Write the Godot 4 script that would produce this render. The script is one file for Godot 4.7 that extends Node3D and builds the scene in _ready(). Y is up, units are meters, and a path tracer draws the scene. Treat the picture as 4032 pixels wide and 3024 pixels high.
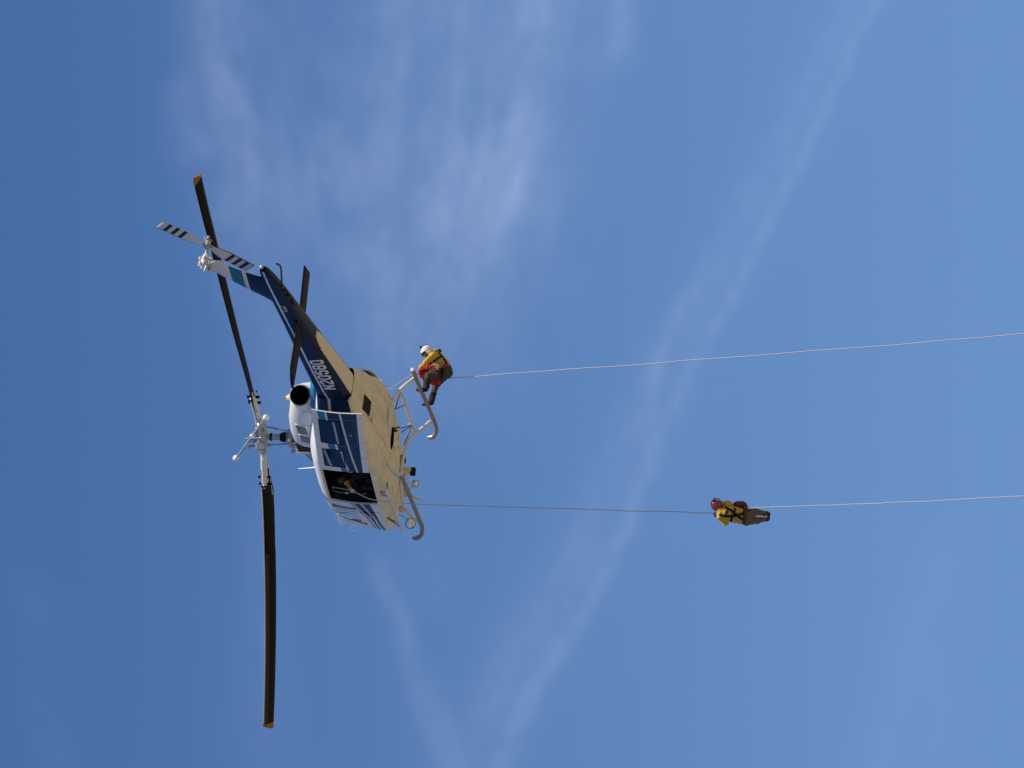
extends Node3D
# A rescue helicopter hovering overhead with two rappellers, photographed with the camera turned on its side.

const F_PX := 12000.0            # focal length in photo pixels (long lens)
const ELEV := 13.0               # the camera axis looks this many degrees above the horizon
var cam_pos := Vector3(0, 1.6, 0)
var cam_basis: Basis
var heli_tf: Transform3D
var heli: Node3D
var M := {}
var taken := {}
var rng := RandomNumberGenerator.new()

# ------------------------------------------------------------------ camera geometry
func setup_frames() -> void:
	var e := deg_to_rad(ELEV)
	# the phone was held upright and the picture is shown lying: picture left is up in the world
	cam_basis = Basis(Vector3(sin(e), -cos(e), 0), Vector3(0, 0, 1), Vector3(-cos(e), -sin(e), 0))
	var bx := cam_basis * Vector3(0.100667, -0.441961, -0.891368)
	var by := cam_basis * Vector3(-0.991196, 0.032896, -0.128252)
	var bz := cam_basis * Vector3(0.086005, 0.896431, -0.434759)
	heli_tf = Transform3D(Basis(bx, by, bz), cam_pos + cam_basis * Vector3(-2.28054, -1.37235, -72.6406))

func photo_point(u: float, v: float, depth: float) -> Vector3:
	return cam_pos + cam_basis * (Vector3((u - 2016.0) / F_PX, -(v - 1512.0) / F_PX, -1.0) * depth)

# ------------------------------------------------------------------ small helpers
func lin(r: float, g: float, b: float, a := 1.0) -> Color:
	return Color(r, g, b, a).linear_to_srgb()

func mat(r: float, g: float, b: float, rough := 0.5, metal := 0.0) -> StandardMaterial3D:
	var m := StandardMaterial3D.new()
	m.albedo_color = lin(r, g, b)
	m.roughness = rough
	m.metallic = metal
	return m

func numbered(called: String) -> String:
	taken[called] = taken.get(called, -1) + 1
	return called if taken[called] == 0 else "%s_%03d" % [called, taken[called]]

func mb(smooth := true) -> SurfaceTool:
	var st := SurfaceTool.new()
	st.begin(Mesh.PRIMITIVE_TRIANGLES)
	st.set_smooth_group(0 if smooth else -1)
	return st

func build(st: SurfaceTool, called: String, m: Material, parent: Node, at := Transform3D()) -> MeshInstance3D:
	st.generate_normals()
	var o := MeshInstance3D.new()
	o.mesh = st.commit()
	o.mesh.surface_set_material(0, m)
	o.name = called
	o.transform = at
	parent.add_child(o, true)
	return o

func tag(o: Node, label: String, category: String, group := "") -> void:
	o.set_meta("label", label)
	o.set_meta("category", category)
	if group:
		o.set_meta("group", group)

func v3(st: SurfaceTool, p: Vector3, uv := Vector2.ZERO, c := Color.WHITE) -> void:
	st.set_uv(uv)
	st.set_color(c)
	st.add_vertex(p)

func quad(st: SurfaceTool, a: Vector3, b: Vector3, c: Vector3, d: Vector3, col := Color.WHITE) -> void:
	for p in [a, b, c, a, c, d]:
		v3(st, p, Vector2.ZERO, col)

func quad_uv(st: SurfaceTool, a: Vector3, b: Vector3, c: Vector3, d: Vector3, ua: Vector2, ub: Vector2, uc: Vector2, ud: Vector2) -> void:
	v3(st, a, ua); v3(st, b, ub); v3(st, c, uc)
	v3(st, a, ua); v3(st, c, uc); v3(st, d, ud)

func loft(st: SurfaceTool, rings: Array, cap0 := true, cap1 := true, cols: Array = []) -> void:
	var n: int = rings[0].size()
	for i in rings.size() - 1:
		for k in n:
			var k2 := (k + 1) % n
			var c: Color = cols[i] if cols.size() > i else Color.WHITE
			quad(st, rings[i][k], rings[i][k2], rings[i + 1][k2], rings[i + 1][k], c)
	st.set_smooth_group(-1)
	for e in [[cap0, 0, true], [cap1, rings.size() - 1, false]]:
		if e[0]:
			var r = rings[e[1]]
			var mid := Vector3.ZERO
			for p in r:
				mid += p
			mid /= n
			var c2: Color = cols[mini(e[1], cols.size() - 1)] if cols.size() else Color.WHITE
			for k in n:
				var a: Vector3 = r[k]
				var b: Vector3 = r[(k + 1) % n]
				v3(st, mid, Vector2.ZERO, c2)
				v3(st, b if e[2] else a, Vector2.ZERO, c2)
				v3(st, a if e[2] else b, Vector2.ZERO, c2)
	st.set_smooth_group(0)

func tube(st: SurfaceTool, pts: Array, radii, n := 10, flat := 1.0, col := Color.WHITE) -> void:
	var rings := []
	var side := Vector3.ZERO
	for i in pts.size():
		var t: Vector3 = (pts[mini(i + 1, pts.size() - 1)] - pts[maxi(i - 1, 0)]).normalized()
		if side == Vector3.ZERO:
			side = t.cross(Vector3.UP if absf(t.y) < 0.9 else Vector3.RIGHT).normalized()
		else:
			side = (side - t * side.dot(t)).normalized()
		var up := side.cross(t).normalized()
		var r: float = radii[i] if radii is Array else radii
		var ring := PackedVector3Array()
		for k in n:
			var a := TAU * k / n
			ring.append(pts[i] + side * cos(a) * r + up * sin(a) * r * flat)
		rings.append(ring)
	var cols := []
	for i in pts.size():
		cols.append(col)
	loft(st, rings, true, true, cols)

func smooth_path(pts: Array, per := 5) -> Array:
	var c := Curve3D.new()
	for i in pts.size():
		var a: Vector3 = pts[maxi(i - 1, 0)]
		var b: Vector3 = pts[mini(i + 1, pts.size() - 1)]
		var d := (b - a) / 6.0
		c.add_point(pts[i], -d, d)
	var out := []
	for i in pts.size() - 1:
		for k in per:
			out.append(c.sample(i, float(k) / per))
	out.append(pts[-1])
	return out

func box(st: SurfaceTool, c: Vector3, s: Vector3, b := Basis(), bev := 0.0) -> void:
	# a box with its twelve edges chamfered
	st.set_smooth_group(-1)
	var h := s * 0.5
	var e := minf(bev, minf(h.x, minf(h.y, h.z)) * 0.9)
	for ax in 3:
		for sg in [-1.0, 1.0]:
			var a1 := (ax + 1) % 3
			var a2 := (ax + 2) % 3
			var ps := []
			for q in [[-1, -1], [1, -1], [1, 1], [-1, 1]]:
				var p := Vector3.ZERO
				p[ax] = sg * h[ax]
				p[a1] = q[0] * (h[a1] - e)
				p[a2] = q[1] * (h[a2] - e)
				ps.append(c + b * p)
			if sg > 0:
				quad(st, ps[3], ps[2], ps[1], ps[0])
			else:
				quad(st, ps[0], ps[1], ps[2], ps[3])
			if e > 0.0 and sg > 0:
				for q2 in [-1.0, 1.0]:
					for sx in [-1.0, 1.0]:
						var pa := Vector3.ZERO
						var pb := Vector3.ZERO
						pa[ax] = sx * h[ax]; pa[a1] = q2 * (h[a1] - e)
						pb[ax] = sx * (h[ax] - e); pb[a1] = q2 * h[a1]
						var z := h[a2] - e
						var va := pa; va[a2] = -z
						var vb := pa; vb[a2] = z
						var vc := pb; vc[a2] = z
						var vd := pb; vd[a2] = -z
						quad(st, c + b * va, c + b * vb, c + b * vc, c + b * vd)
	st.set_smooth_group(0)

func ellipsoid(st: SurfaceTool, c: Vector3, r: Vector3, b := Basis(), n := 14, v0 := 0.0, v1 := 1.0, col := Color.WHITE) -> void:
	# v0..v1: which part of the way from the +y pole to the -y pole
	var m := maxi(4, int(n * 0.6))
	for i in m:
		for k in n:
			var q := []
			for d in [[0, 0], [0, 1], [1, 1], [1, 0]]:
				var th: float = PI * (v0 + (v1 - v0) * (i + d[0]) / m)
				var ph: float = TAU * (k + d[1]) / n
				q.append(c + b * Vector3(r.x * sin(th) * cos(ph), r.y * cos(th), r.z * sin(th) * sin(ph)))
			if q[0].distance_squared_to(q[1]) < 1e-10:
				for p in [q[0], q[2], q[3]]:
					v3(st, p, Vector2.ZERO, col)
			elif q[2].distance_squared_to(q[3]) < 1e-10:
				for p in [q[0], q[1], q[2]]:
					v3(st, p, Vector2.ZERO, col)
			else:
				quad(st, q[0], q[1], q[2], q[3], col)

func basis_to(dir: Vector3) -> Basis:
	# a basis whose y axis points along dir
	var y := dir.normalized()
	var x := y.cross(Vector3.UP if absf(y.y) < 0.9 else Vector3.RIGHT).normalized()
	return Basis(x, y, x.cross(y))

func disc_ring(c: Vector3, dir: Vector3, r: float, n := 20) -> PackedVector3Array:
	var b := basis_to(dir)
	var out := PackedVector3Array()
	for k in n:
		var a := TAU * k / n
		out.append(c + b.x * cos(a) * r + b.z * sin(a) * r)
	return out

func interp(tab: Array, x: float) -> float:
	if x <= tab[0].x:
		return tab[0].y
	for i in tab.size() - 1:
		if x <= tab[i + 1].x:
			return lerpf(tab[i].y, tab[i + 1].y, (x - tab[i].x) / (tab[i + 1].x - tab[i].x))
	return tab[-1].y

func band(d: float, half: float, soft: float) -> float:
	return 1.0 - smoothstep(half - soft, half + soft, absf(d))

func seg_dist(p: Vector2, a: Vector2, b: Vector2) -> float:
	return p.distance_to(Geometry2D.get_closest_point_to_segment(p, a, b))

# ------------------------------------------------------------------ sky
var n1 := FastNoiseLite.new()
var n2 := FastNoiseLite.new()
const WISPS := [ # x0 y0 x1 y1 w0 w1 strength, on a picture 2212 wide
	[1230, -160, 1070, 480, 150, 150, 0.30], [1000, -160, 900, 720, 210, 230, 0.22], [1120, 340, 880, 860, 160, 200, 0.26], [1225, -80, 1150, 130, 60, 70, 0.20],
	[1195, 250, 1030, 450, 65, 80, 0.18], [870, -20, 812, 330, 40, 60, 0.30], [715, 270, 745, 430, 50, 70, 0.26], [735, 530, 870, 720, 65, 90, 0.24],
	[1375, -120, 1335, 130, 30, 40, 0.30], [440, -120, 545, 420, 50, 85, 0.46], [530, 360, 640, 900, 90, 120, 0.24], [380, 180, 425, 340, 35, 40, 0.25],
	[830, 1230, 990, 1720, 30, 45, 0.26], [560, 1100, 600, 1740, 60, 90, 0.12], [40, 1250, 170, 1740, 60, 80, 0.07], [1060, -120, 930, 560, 230, 250, 0.24], [500, -100, 620, 500, 120, 160, 0.14], [2060, 1200, 1920, 1760, 70, 110, 0.12],
	[600, -50, 900, 500, 200, 280, 0.12], [870, 900, 950, 1300, 90, 70, 0.10], [1505, 590, 1420, 820, 14, 20, 0.24], [1425, 800, 1400, 1000, 20, 26, 0.14], [1250, 1150, 1080, 1560, 45, 80, 0.10]]
const TRAIL := [Vector2(1945, -130), Vector2(1890, 0), Vector2(1755, 300), Vector2(1665, 470), Vector2(1580, 640), Vector2(1490, 800), Vector2(1420, 960), Vector2(1350, 1140), Vector2(1255, 1340), Vector2(1160, 1480), Vector2(1075, 1660), Vector2(1010, 1800)]

func cloud_at(x: float, y: float) -> float:
	var warp := n2.get_noise_2d(x * 0.35, y * 0.22) * 34.0 + n2.get_noise_2d(x * 1.4 + 900.0, y * 0.7) * 7.0
	var p := Vector2(x + warp, y)
	var c := 0.0
	# fibres fan out upwards from low in the middle of the view
	var fr := Vector2(x + warp * 0.4 - 850.0, 1350.0 - y)
	var fa := atan2(fr.x, maxf(fr.y, 60.0)) * 900.0
	var fl := fr.length()
	var fib := 1.0 + 0.30 * n1.get_noise_2d(fa * 0.9, fl * 0.28) + 0.34 * n1.get_noise_2d(fa * 2.4 + 300.0, fl * 0.65) + 0.30 * n2.get_noise_2d(x * 1.0, y * 0.8) + 0.20 * n1.get_noise_2d(x * 4.5 + 70.0, y * 3.0)
	for w in WISPS:
		var a := Vector2(w[0], w[1])
		var b := Vector2(w[2], w[3])
		var ab := b - a
		var t := clampf((p - a).dot(ab) / ab.length_squared(), -0.25, 1.25)
		var d := p.distance_to(a + ab * t)
		var wid := lerpf(w[4], w[5], clampf(t, 0, 1))
		if d > wid * 2.4:
			continue
		var dir := ab.normalized()
		var along := p.dot(dir)
		var across := p.dot(dir.orthogonal())
		var tex := 0.80 + 0.50 * n1.get_noise_2d(along * 0.22, across * 1.1) + 0.22 * n1.get_noise_2d(along * 0.45 + 400.0, across * 3.6)
		c += w[6] * exp(-d * d / (wid * wid) * 1.1) * maxf(tex, 0.0) * smoothstep(-0.25, 0.15, t) * smoothstep(1.25, 0.85, t)
	c *= maxf(fib, 0.0) * 1.12
	# the old vapour trail, sharp on its lower side and smeared out above
	var best := 1e9
	var bt := 0.0
	var side := 0.0
	for i in TRAIL.size() - 1:
		var q := Vector2(x, y) + Vector2(1, 0) * (n2.get_noise_2d(y * 1.3, 77.0) * 9.0 + n2.get_noise_2d(y * 4.0, x * 3.0 + 177.0) * 7.0)
		var cp := Geometry2D.get_closest_point_to_segment(q, TRAIL[i], TRAIL[i + 1])
		var d2 := q.distance_to(cp)
		if d2 < best:
			best = d2
			bt = (i + cp.distance_to(TRAIL[i]) / TRAIL[i].distance_to(TRAIL[i + 1])) / (TRAIL.size() - 1.0)
			side = signf((q - cp).x)
	if best < 260.0:
		var s := best * side
		var core := 9.0 + 15.0 * bt
		var tx := 0.85 + 0.40 * n1.get_noise_2d(x * 1.6, y * 0.8) + 0.45 * n1.get_noise_2d(x * 5.0, y * 2.6)
		c += (0.29 * exp(-s * s / (core * core)) + 0.12 * exp(-pow((s + 40.0 + 45.0 * bt) / (30.0 + 50.0 * bt), 2.0)) + 0.10 * exp(-pow((s + 30.0) / (70.0 + 60.0 * bt), 2.0))) * maxf(tx, 0.0)
	return c

func sky_color(d: Vector3) -> Color:
	# clear air, paler towards the horizon, with thin cirrus
	var h := maxf(d.y, 0.0)
	var top := Vector3(0.026, 0.090, 0.265)
	var mid := Vector3(0.059, 0.147, 0.372)
	var low := Vector3(0.146, 0.292, 0.590)
	var c := low.lerp(mid, smoothstep(0.02, 0.42, h)).lerp(top, smoothstep(0.35, 1.0, h))
	var l := cam_basis.transposed() * d
	var cl := 0.0
	if l.z < -0.75:
		var x := (2016.0 + F_PX * l.x / -l.z) / 4032.0 * 2212.0
		var y := (1512.0 - F_PX * l.y / -l.z) / 4032.0 * 2212.0
		var far := maxf(maxf(-x - 300.0, x - 2500.0), maxf(-y - 100.0, y - 1760.0))
		if far < 600.0:
			cl = cloud_at(x, y) * smoothstep(600.0, 0.0, far)
		cl += smoothstep(0.0, 700.0, far) * cirrus(d)
	else:
		cl = cirrus(d)
	c += Vector3(0.125, 0.122, 0.125) * cl
	return Color(c.x, c.y, c.z)

func cirrus(d: Vector3) -> float:
	var s := 260.0 / (maxf(d.y, 0.0) + 0.25)
	var x := d.x * s + d.z * s * 0.4
	var z := d.z * s
	return maxf(0.0, n1.get_noise_2d(x * 0.35, z * 1.1) * 0.8 + 0.12 + 0.3 * n1.get_noise_2d(x * 1.2, z * 3.5)) * smoothstep(0.0, 0.15, d.y) * 0.8

func make_sky() -> Image:
	n1.seed = 5
	n1.noise_type = FastNoiseLite.TYPE_SIMPLEX_SMOOTH
	n1.frequency = 0.006
	n1.fractal_octaves = 4
	n2.seed = 11
	n2.noise_type = FastNoiseLite.TYPE_SIMPLEX_SMOOTH
	n2.frequency = 0.008
	n2.fractal_octaves = 3
	var W := 4096
	var Hh := 2048
	var small := Image.create(512, 256, false, Image.FORMAT_RGBF)
	for j in 256:
		for i in 512:
			small.set_pixel(i, j, sky_color(pano_dir((i + 0.5) / 512.0, (j + 0.5) / 256.0)))
	small.resize(W, Hh, Image.INTERPOLATE_CUBIC)
	# the part of the sky round the camera's view gets its fine structure
	var i0 := int((0.25 - 16.0 / 360.0) * W)
	var i1 := int((0.25 + 16.0 / 360.0) * W)
	var j0 := int((90.0 - 29.0) / 180.0 * Hh)
	var j1 := int(90.0 / 180.0 * Hh)
	for j in range(j0, j1):
		for i in range(i0, i1):
			var edge := minf(minf(i - i0, i1 - 1 - i), j - j0) / 24.0
			var c := sky_color(pano_dir((i + 0.5) / W, (j + 0.5) / Hh))
			if edge < 1.0:
				c = small.get_pixel(i, j).lerp(c, maxf(edge, 0.0))
			small.set_pixel(i, j, c)
	return small

func pano_dir(u: float, v: float) -> Vector3:
	var a := u * TAU
	var t := v * PI
	return Vector3(sin(a) * sin(t), cos(t), -cos(a) * sin(t))

# ------------------------------------------------------------------ paint
const WHITE := Color(0.78, 0.78, 0.76)
const NAVY := Color(0.006, 0.028, 0.082)
const TEAL := Color(0.030, 0.200, 0.400)
const CREAM := Color(0.80, 0.735, 0.58)

func paint_image(w: int, h: int, f: Callable, wear: float, spots := false) -> ImageTexture:
	var im := Image.create(w, h, true, Image.FORMAT_RGB8)
	var nz := FastNoiseLite.new()
	nz.seed = 3
	nz.frequency = 0.02
	nz.fractal_octaves = 4
	for j in h:
		for i in w:
			var c: Color = f.call((i + 0.5) / w, (j + 0.5) / h)
			var k := 1.0 + wear * nz.get_noise_2d(i, j)
			im.set_pixel(i, j, Color(c.r * k, c.g * k, c.b * k).linear_to_srgb())
	for s in (specks if spots else []):
		var ci: float = (s[0] + 3.2) / 7.2 * w
		var cj: float = (s[1] + 1.4) / 2.8 * h
		var ri: float = s[2] * s[3] / 7.2 * w * 1.5
		var rj: float = s[2] / 2.8 * h * 1.5
		for j in range(maxi(0, int(cj - rj - 1)), mini(h, int(cj + rj + 2))):
			for i in range(maxi(0, int(ci - ri - 1)), mini(w, int(ci + ri + 2))):
				var d := sqrt(pow((i + 0.5 - ci) / ri, 2.0) + pow((j + 0.5 - cj) / rj, 2.0)) * (1.0 + 0.4 * nz.get_noise_2d(i * 22.0, j * 22.0))
				im.set_pixel(i, j, im.get_pixel(i, j).lerp(Color(0.20, 0.18, 0.15), s[4] * smoothstep(0.95, 0.5, d)))
	im.generate_mipmaps()
	return ImageTexture.create_from_image(im)

func door_paint(s: float, t: float) -> Color:
	var px := 0.006
	var c := WHITE
	var p := Vector2(s, t)
	c = c.lerp(NAVY, smoothstep(0.115 - px, 0.115 + px, t) * (1.0 - smoothstep(0.885 - px, 0.885 + px, t + 0.02 * s - 0.01)))
	# the white frame round the two windows, crossed by the teal band and a white line
	for f in [[-0.1, 0.125, 0.105, 0.25, 0.29], [0.482, 0.60, 0.26, 0.405, 0.45], [0.905, 1.1, 0.45, 0.565, 0.615]]:
		if s > f[0] and s < f[1]:
			var tt: float = t - (s - f[0]) * 0.22
			if t < 0.85:
				if tt < f[2] - 0.02:
					c = WHITE
				elif tt < f[3] - 0.02:
					c = TEAL
				elif tt < f[4] - 0.02:
					c = WHITE
	if s > 0.60 and s < 0.905 and t > 0.137 and t < 0.155 + (s - 0.607) * 0.33:
		c = NAVY.lerp(TEAL, 0.35)
	var st := Color(0.62, 0.66, 0.66)
	var d := minf(seg_dist(p, Vector2(0.0, 0.56), Vector2(0.765, 0.71)), seg_dist(p, Vector2(0.765, 0.71), Vector2(1.0, 0.769)))
	c = c.lerp(st, band(d, 0.019, px))
	c = c.lerp(st, band(seg_dist(p, Vector2(0.15, 0.418), Vector2(0.475, 0.468)), 0.020, px))
	d = minf(seg_dist(p, Vector2(0.61, 0.5), Vector2(0.849, 0.548)), seg_dist(p, Vector2(0.849, 0.548), Vector2(0.985, 0.585)))
	c = c.lerp(st, band(d, 0.019, px))
	c = c.lerp(st, band(seg_dist(p, Vector2(0.625, 0.16), Vector2(0.885, 0.248)), 0.024, px))
	# fine grey outline of the panel
	d = minf(seg_dist(p, Vector2(0.105, 0.30), Vector2(0.10, 0.866)), minf(seg_dist(p, Vector2(0.10, 0.866), Vector2(0.52, 0.849)), seg_dist(p, Vector2(0.52, 0.849), Vector2(0.52, 0.45))))
	c = c.lerp(Color(0.10, 0.16, 0.24), band(d, 0.004, 0.003) * 0.9)
	# small flag decal
	if s > 0.32 and s < 0.365 and t > 0.71 and t < 0.755:
		c = Color(0.25, 0.03, 0.04) if int(t * 220.0) % 2 == 0 else Color(0.4, 0.4, 0.42)
		if s > 0.345 and t < 0.735:
			c = Color(0.02, 0.03, 0.15)
	return c

const S1 := [Vector2(1.0, 1.60), Vector2(1.46, 1.46), Vector2(1.73, 1.36), Vector2(1.88, 1.30), Vector2(2.18, 1.25), Vector2(2.5, 1.235), Vector2(3.9, 1.20)]
const S2 := [Vector2(1.0, 1.38), Vector2(1.47, 1.28), Vector2(1.82, 1.18), Vector2(2.11, 1.15), Vector2(2.83, 1.135), Vector2(3.9, 1.12)]
const S3 := [Vector2(1.0, 1.16), Vector2(1.46, 1.12), Vector2(1.85, 1.08), Vector2(2.79, 1.04), Vector2(3.9, 1.02)]

func body_paint(u: float, v: float) -> Color:
	var x := -3.2 + 7.2 * u
	var y := 2.7 - 2.3 * v
	var c := WHITE
	var px := 0.008
	if x < -0.4:
		c = c.lerp(NAVY, smoothstep(1.10 - px, 1.10 + px, y) * (1.0 - smoothstep(1.90 - px, 1.90 + px, y)))
		c = c.lerp(Color(0.6, 0.63, 0.63), band(y - 1.60, 0.034, px) * (1.0 - smoothstep(-1.9, -1.8, x)))
	elif x > 1.0:
		c = c.lerp(NAVY, smoothstep(interp(S3, x) - px, interp(S3, x) + px, y) * (1.0 - smoothstep(interp(S1, x) - px, interp(S1, x) + px, y - 0.055)))
		c = c.lerp(WHITE, band(y - interp(S1, x), 0.022, px))
		c = c.lerp(WHITE, band(y - interp(S2, x), 0.020, px))
	return c

var specks := []
func belly_paint(u: float, v: float) -> Color:
	var x := -3.2 + 7.2 * u
	var z := -1.4 + 2.8 * v
	var c := CREAM
	var st := n1.get_noise_2d(x * 60.0, z * 420.0) * 0.5 + n1.get_noise_2d(x * 260.0, z * 300.0) * 0.5
	c = c.lerp(Color(0.40, 0.33, 0.20), clampf(st * 0.7 - 0.02, 0.0, 0.45))
	# grimy joints between the skin panels, and oil drawn back in streaks behind the hook and the vents
	var jn := 1e9
	for jx in [-2.05, -1.32, -0.62, 0.42, 1.12, 1.80, 2.45]:
		jn = minf(jn, absf(x - jx))
	for jz in [-0.92, -0.46, 0.46, 0.92]:
		if x > -2.05:
			jn = minf(jn, absf(z - jz))
	jn = minf(jn, absf(Vector2((x + 1.55) / 0.42, (z + 0.25) / 0.30).length() - 1.0) * 0.34)
	c = c.lerp(Color(0.20, 0.16, 0.11), (1.0 - smoothstep(0.003, 0.011, jn)) * clampf(0.28 + 0.7 * n2.get_noise_2d(x * 300.0, z * 300.0), 0.05, 0.5))
	for o in [[-0.45, 0.02, 0.10], [0.9, 0.42, 0.05], [-0.6, -0.5, 0.04], [1.6, -0.15, 0.06]]:
		if x < o[0] and x > o[0] - 1.7:
			var sp: float = absf(z - o[1] - 0.06 * n2.get_noise_2d(x * 90.0, o[0] * 50.0)) / (o[2] * (1.0 + (o[0] - x) * 0.7))
			c = c.lerp(Color(0.17, 0.13, 0.08), (1.0 - smoothstep(0.2, 1.0, sp)) * 0.45 * clampf(0.6 + 1.2 * n1.get_noise_2d(x * 90.0, z * 1500.0), 0.0, 1.0) * (1.0 - (o[0] - x) / 1.7))
	return c

func textured(t: Texture2D, rough: float) -> StandardMaterial3D:
	var m := StandardMaterial3D.new()
	m.albedo_texture = t
	m.roughness = rough
	m.metallic_specular = 0.35
	return m

func vcol(rough: float, metal := 0.0) -> StandardMaterial3D:
	var m := StandardMaterial3D.new()
	m.vertex_color_use_as_albedo = true
	m.roughness = rough
	m.metallic = metal
	return m

func make_materials() -> void:
	M.white = mat(0.78, 0.78, 0.75, 0.32)
	M.white.clearcoat_enabled = true
	M.white.clearcoat = 0.4
	M.tube_white = mat(0.72, 0.71, 0.66, 0.45)
	M.worn = mat(0.30, 0.27, 0.22, 0.5)
	M.cream = mat(0.62, 0.55, 0.40, 0.55)
	M.navy = mat(0.010, 0.040, 0.120, 0.25)
	M.teal = mat(0.030, 0.200, 0.400, 0.3)
	M.black = mat(0.012, 0.012, 0.012, 0.5)
	M.rubber = mat(0.02, 0.02, 0.02, 0.8)
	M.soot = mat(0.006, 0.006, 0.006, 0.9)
	M.dark = mat(0.02, 0.02, 0.022, 0.8)
	M.steel = mat(0.42, 0.43, 0.43, 0.35, 0.85)
	M.grey_metal = mat(0.34, 0.36, 0.37, 0.5, 0.25)
	M.grey_paint = mat(0.40, 0.41, 0.41, 0.5)
	M.mesh_grey = mat(0.20, 0.20, 0.20, 0.8)
	M.brown = mat(0.045, 0.032, 0.028, 0.8)
	M.mirror = mat(0.85, 0.86, 0.88, 0.03, 1.0)
	M.letter = mat(0.72, 0.74, 0.75, 0.5)
	M.red = mat(0.45, 0.02, 0.02, 0.4)
	M.seat = mat(0.022, 0.024, 0.026, 0.9)
	M.liner = mat(0.022, 0.023, 0.025, 0.9)
	M.strap = mat(0.015, 0.013, 0.018, 0.8)
	M.hatch = mat(0.008, 0.010, 0.008, 0.3)
	M.hatch.metallic_specular = 0.15
	for k in ['soot', 'black', 'brown', 'dark', 'liner', 'seat', 'rubber', 'strap', 'navy']:
		M[k].metallic_specular = 0.2
	M.soot.metallic_specular = 0.03
	var g := StandardMaterial3D.new()
	g.transparency = BaseMaterial3D.TRANSPARENCY_ALPHA
	g.albedo_color = Color(0.80, 0.86, 0.92, 0.13)
	g.roughness = 0.04
	M.glass = g
	M.tint_glass = g.duplicate()
	M.tint_glass.albedo_color = Color(0.25, 0.33, 0.45, 0.45)
	# blades: dark paint, worn and streaked
	M.blade = vcol(0.6)
	M.blade.metallic_specular = 0.15
	M.vpaint = vcol(0.35)
	M.vpaint.metallic_specular = 0.25
	M.vflat = vcol(0.75)
	rng.seed = 41
	for i in 46:
		specks.append([rng.randf_range(-2.6, 1.2), rng.randf_range(-0.75, 0.9), rng.randf_range(0.006, 0.016), rng.randf_range(0.8, 2.4), rng.randf_range(0.4, 0.9)])
	for i in 18:
		specks.append([-1.97 + rng.randfn(0.0, 0.07), -0.36 + rng.randfn(0.0, 0.05), rng.randf_range(0.006, 0.016), 1.0, 0.85])
	for i in 16:
		specks.append([0.9 + rng.randf_range(0.0, 0.5), -0.82 + rng.randf_range(-0.04, 0.04), 0.014, 0.8, 0.75])
	for i in 10:
		specks.append([rng.randf_range(-1.1, 1.0), rng.randf_range(-0.1, 0.8), rng.randf_range(0.02, 0.04), rng.randf_range(1.5, 3.5), 0.6])
	M.body = textured(paint_image(900, 288, body_paint, 0.10), 0.30)
	M.belly = textured(paint_image(900, 350, belly_paint, 0.10, true), 0.55)
	M.door = textured(paint_image(512, 256, door_paint, 0.10), 0.30)

# ------------------------------------------------------------------ setting
func make_ground() -> void:
	var st := mb()
	var n := 64
	var rs := [0.0, 20.0, 60.0, 150.0, 400.0, 1200.0, 4000.0, 12000.0]
	for i in rs.size() - 1:
		for k in n:
			var a := TAU * k / n
			var b := TAU * (k + 1) / n
			var p := [Vector3(cos(a), 0, sin(a)) * rs[i], Vector3(cos(b), 0, sin(b)) * rs[i], Vector3(cos(b), 0, sin(b)) * rs[i + 1], Vector3(cos(a), 0, sin(a)) * rs[i + 1]]
			quad(st, p[0], p[1], p[2], p[3])
	var m := StandardMaterial3D.new()
	m.roughness = 0.95
	m.uv1_triplanar = true
	m.uv1_world_triplanar = true
	m.uv1_scale = Vector3.ONE * 0.06
	var nt := NoiseTexture2D.new()
	nt.width = 512
	nt.height = 512
	nt.seamless = true
	nt.noise = FastNoiseLite.new()
	nt.noise.seed = 8
	nt.noise.frequency = 0.02
	nt.noise.fractal_octaves = 5
	var gr := Gradient.new()
	gr.set_color(0, lin(0.16, 0.136, 0.096))
	gr.set_color(1, lin(0.31, 0.265, 0.19))
	nt.color_ramp = gr
	m.albedo_texture = nt
	var o := build(st, "ground", m, self)
	o.set_meta("kind", "structure")
	o.set_meta("label", "dry straw-coloured open ground below the hovering helicopter")

# ------------------------------------------------------------------ fuselage
# x, half width, belly, sill, top of side, roof   (metres: x forward of the mast, y above the skids)
const SEC := [
	[-3.02, 0.41, 1.07, 1.16, 1.80, 1.93], [-2.6, 0.70, 0.93, 1.06, 1.86, 2.02], [-2.0, 0.93, 0.76, 0.95, 1.93, 2.16], [-1.4, 1.10, 0.635, 0.89, 2.00, 2.30],
	[-0.85, 1.18, 0.57, 0.88, 2.06, 2.40], [-0.2, 1.21, 0.55, 0.895, 2.09, 2.44], [0.5, 1.21, 0.56, 0.92, 2.12, 2.47], [1.08, 1.20, 0.58, 0.94, 2.14, 2.49],
	[1.72, 1.18, 0.63, 0.95, 2.13, 2.42], [2.1, 1.16, 0.665, 0.95, 2.08, 2.28], [2.5, 1.12, 0.70, 0.95, 1.88, 2.02], [2.9, 1.05, 0.745, 0.94, 1.62, 1.75],
	[3.2, 0.95, 0.79, 0.94, 1.43, 1.52], [3.5, 0.77, 0.85, 0.95, 1.28, 1.34], [3.72, 0.52, 0.92, 0.98, 1.18, 1.21], [3.86, 0.20, 0.99, 1.01, 1.11, 1.12]]
const XS := [-3.02, -2.8, -2.6, -2.3, -2.0, -1.7, -1.4, -1.1, -0.85, -0.5, -0.2, 0.1, 0.4, 0.75, 1.08, 1.3, 1.5, 1.72, 1.9, 2.1, 2.3, 2.5, 2.7, 2.9, 3.05, 3.2, 3.35, 3.5, 3.62, 3.72, 3.8, 3.86]
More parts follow.
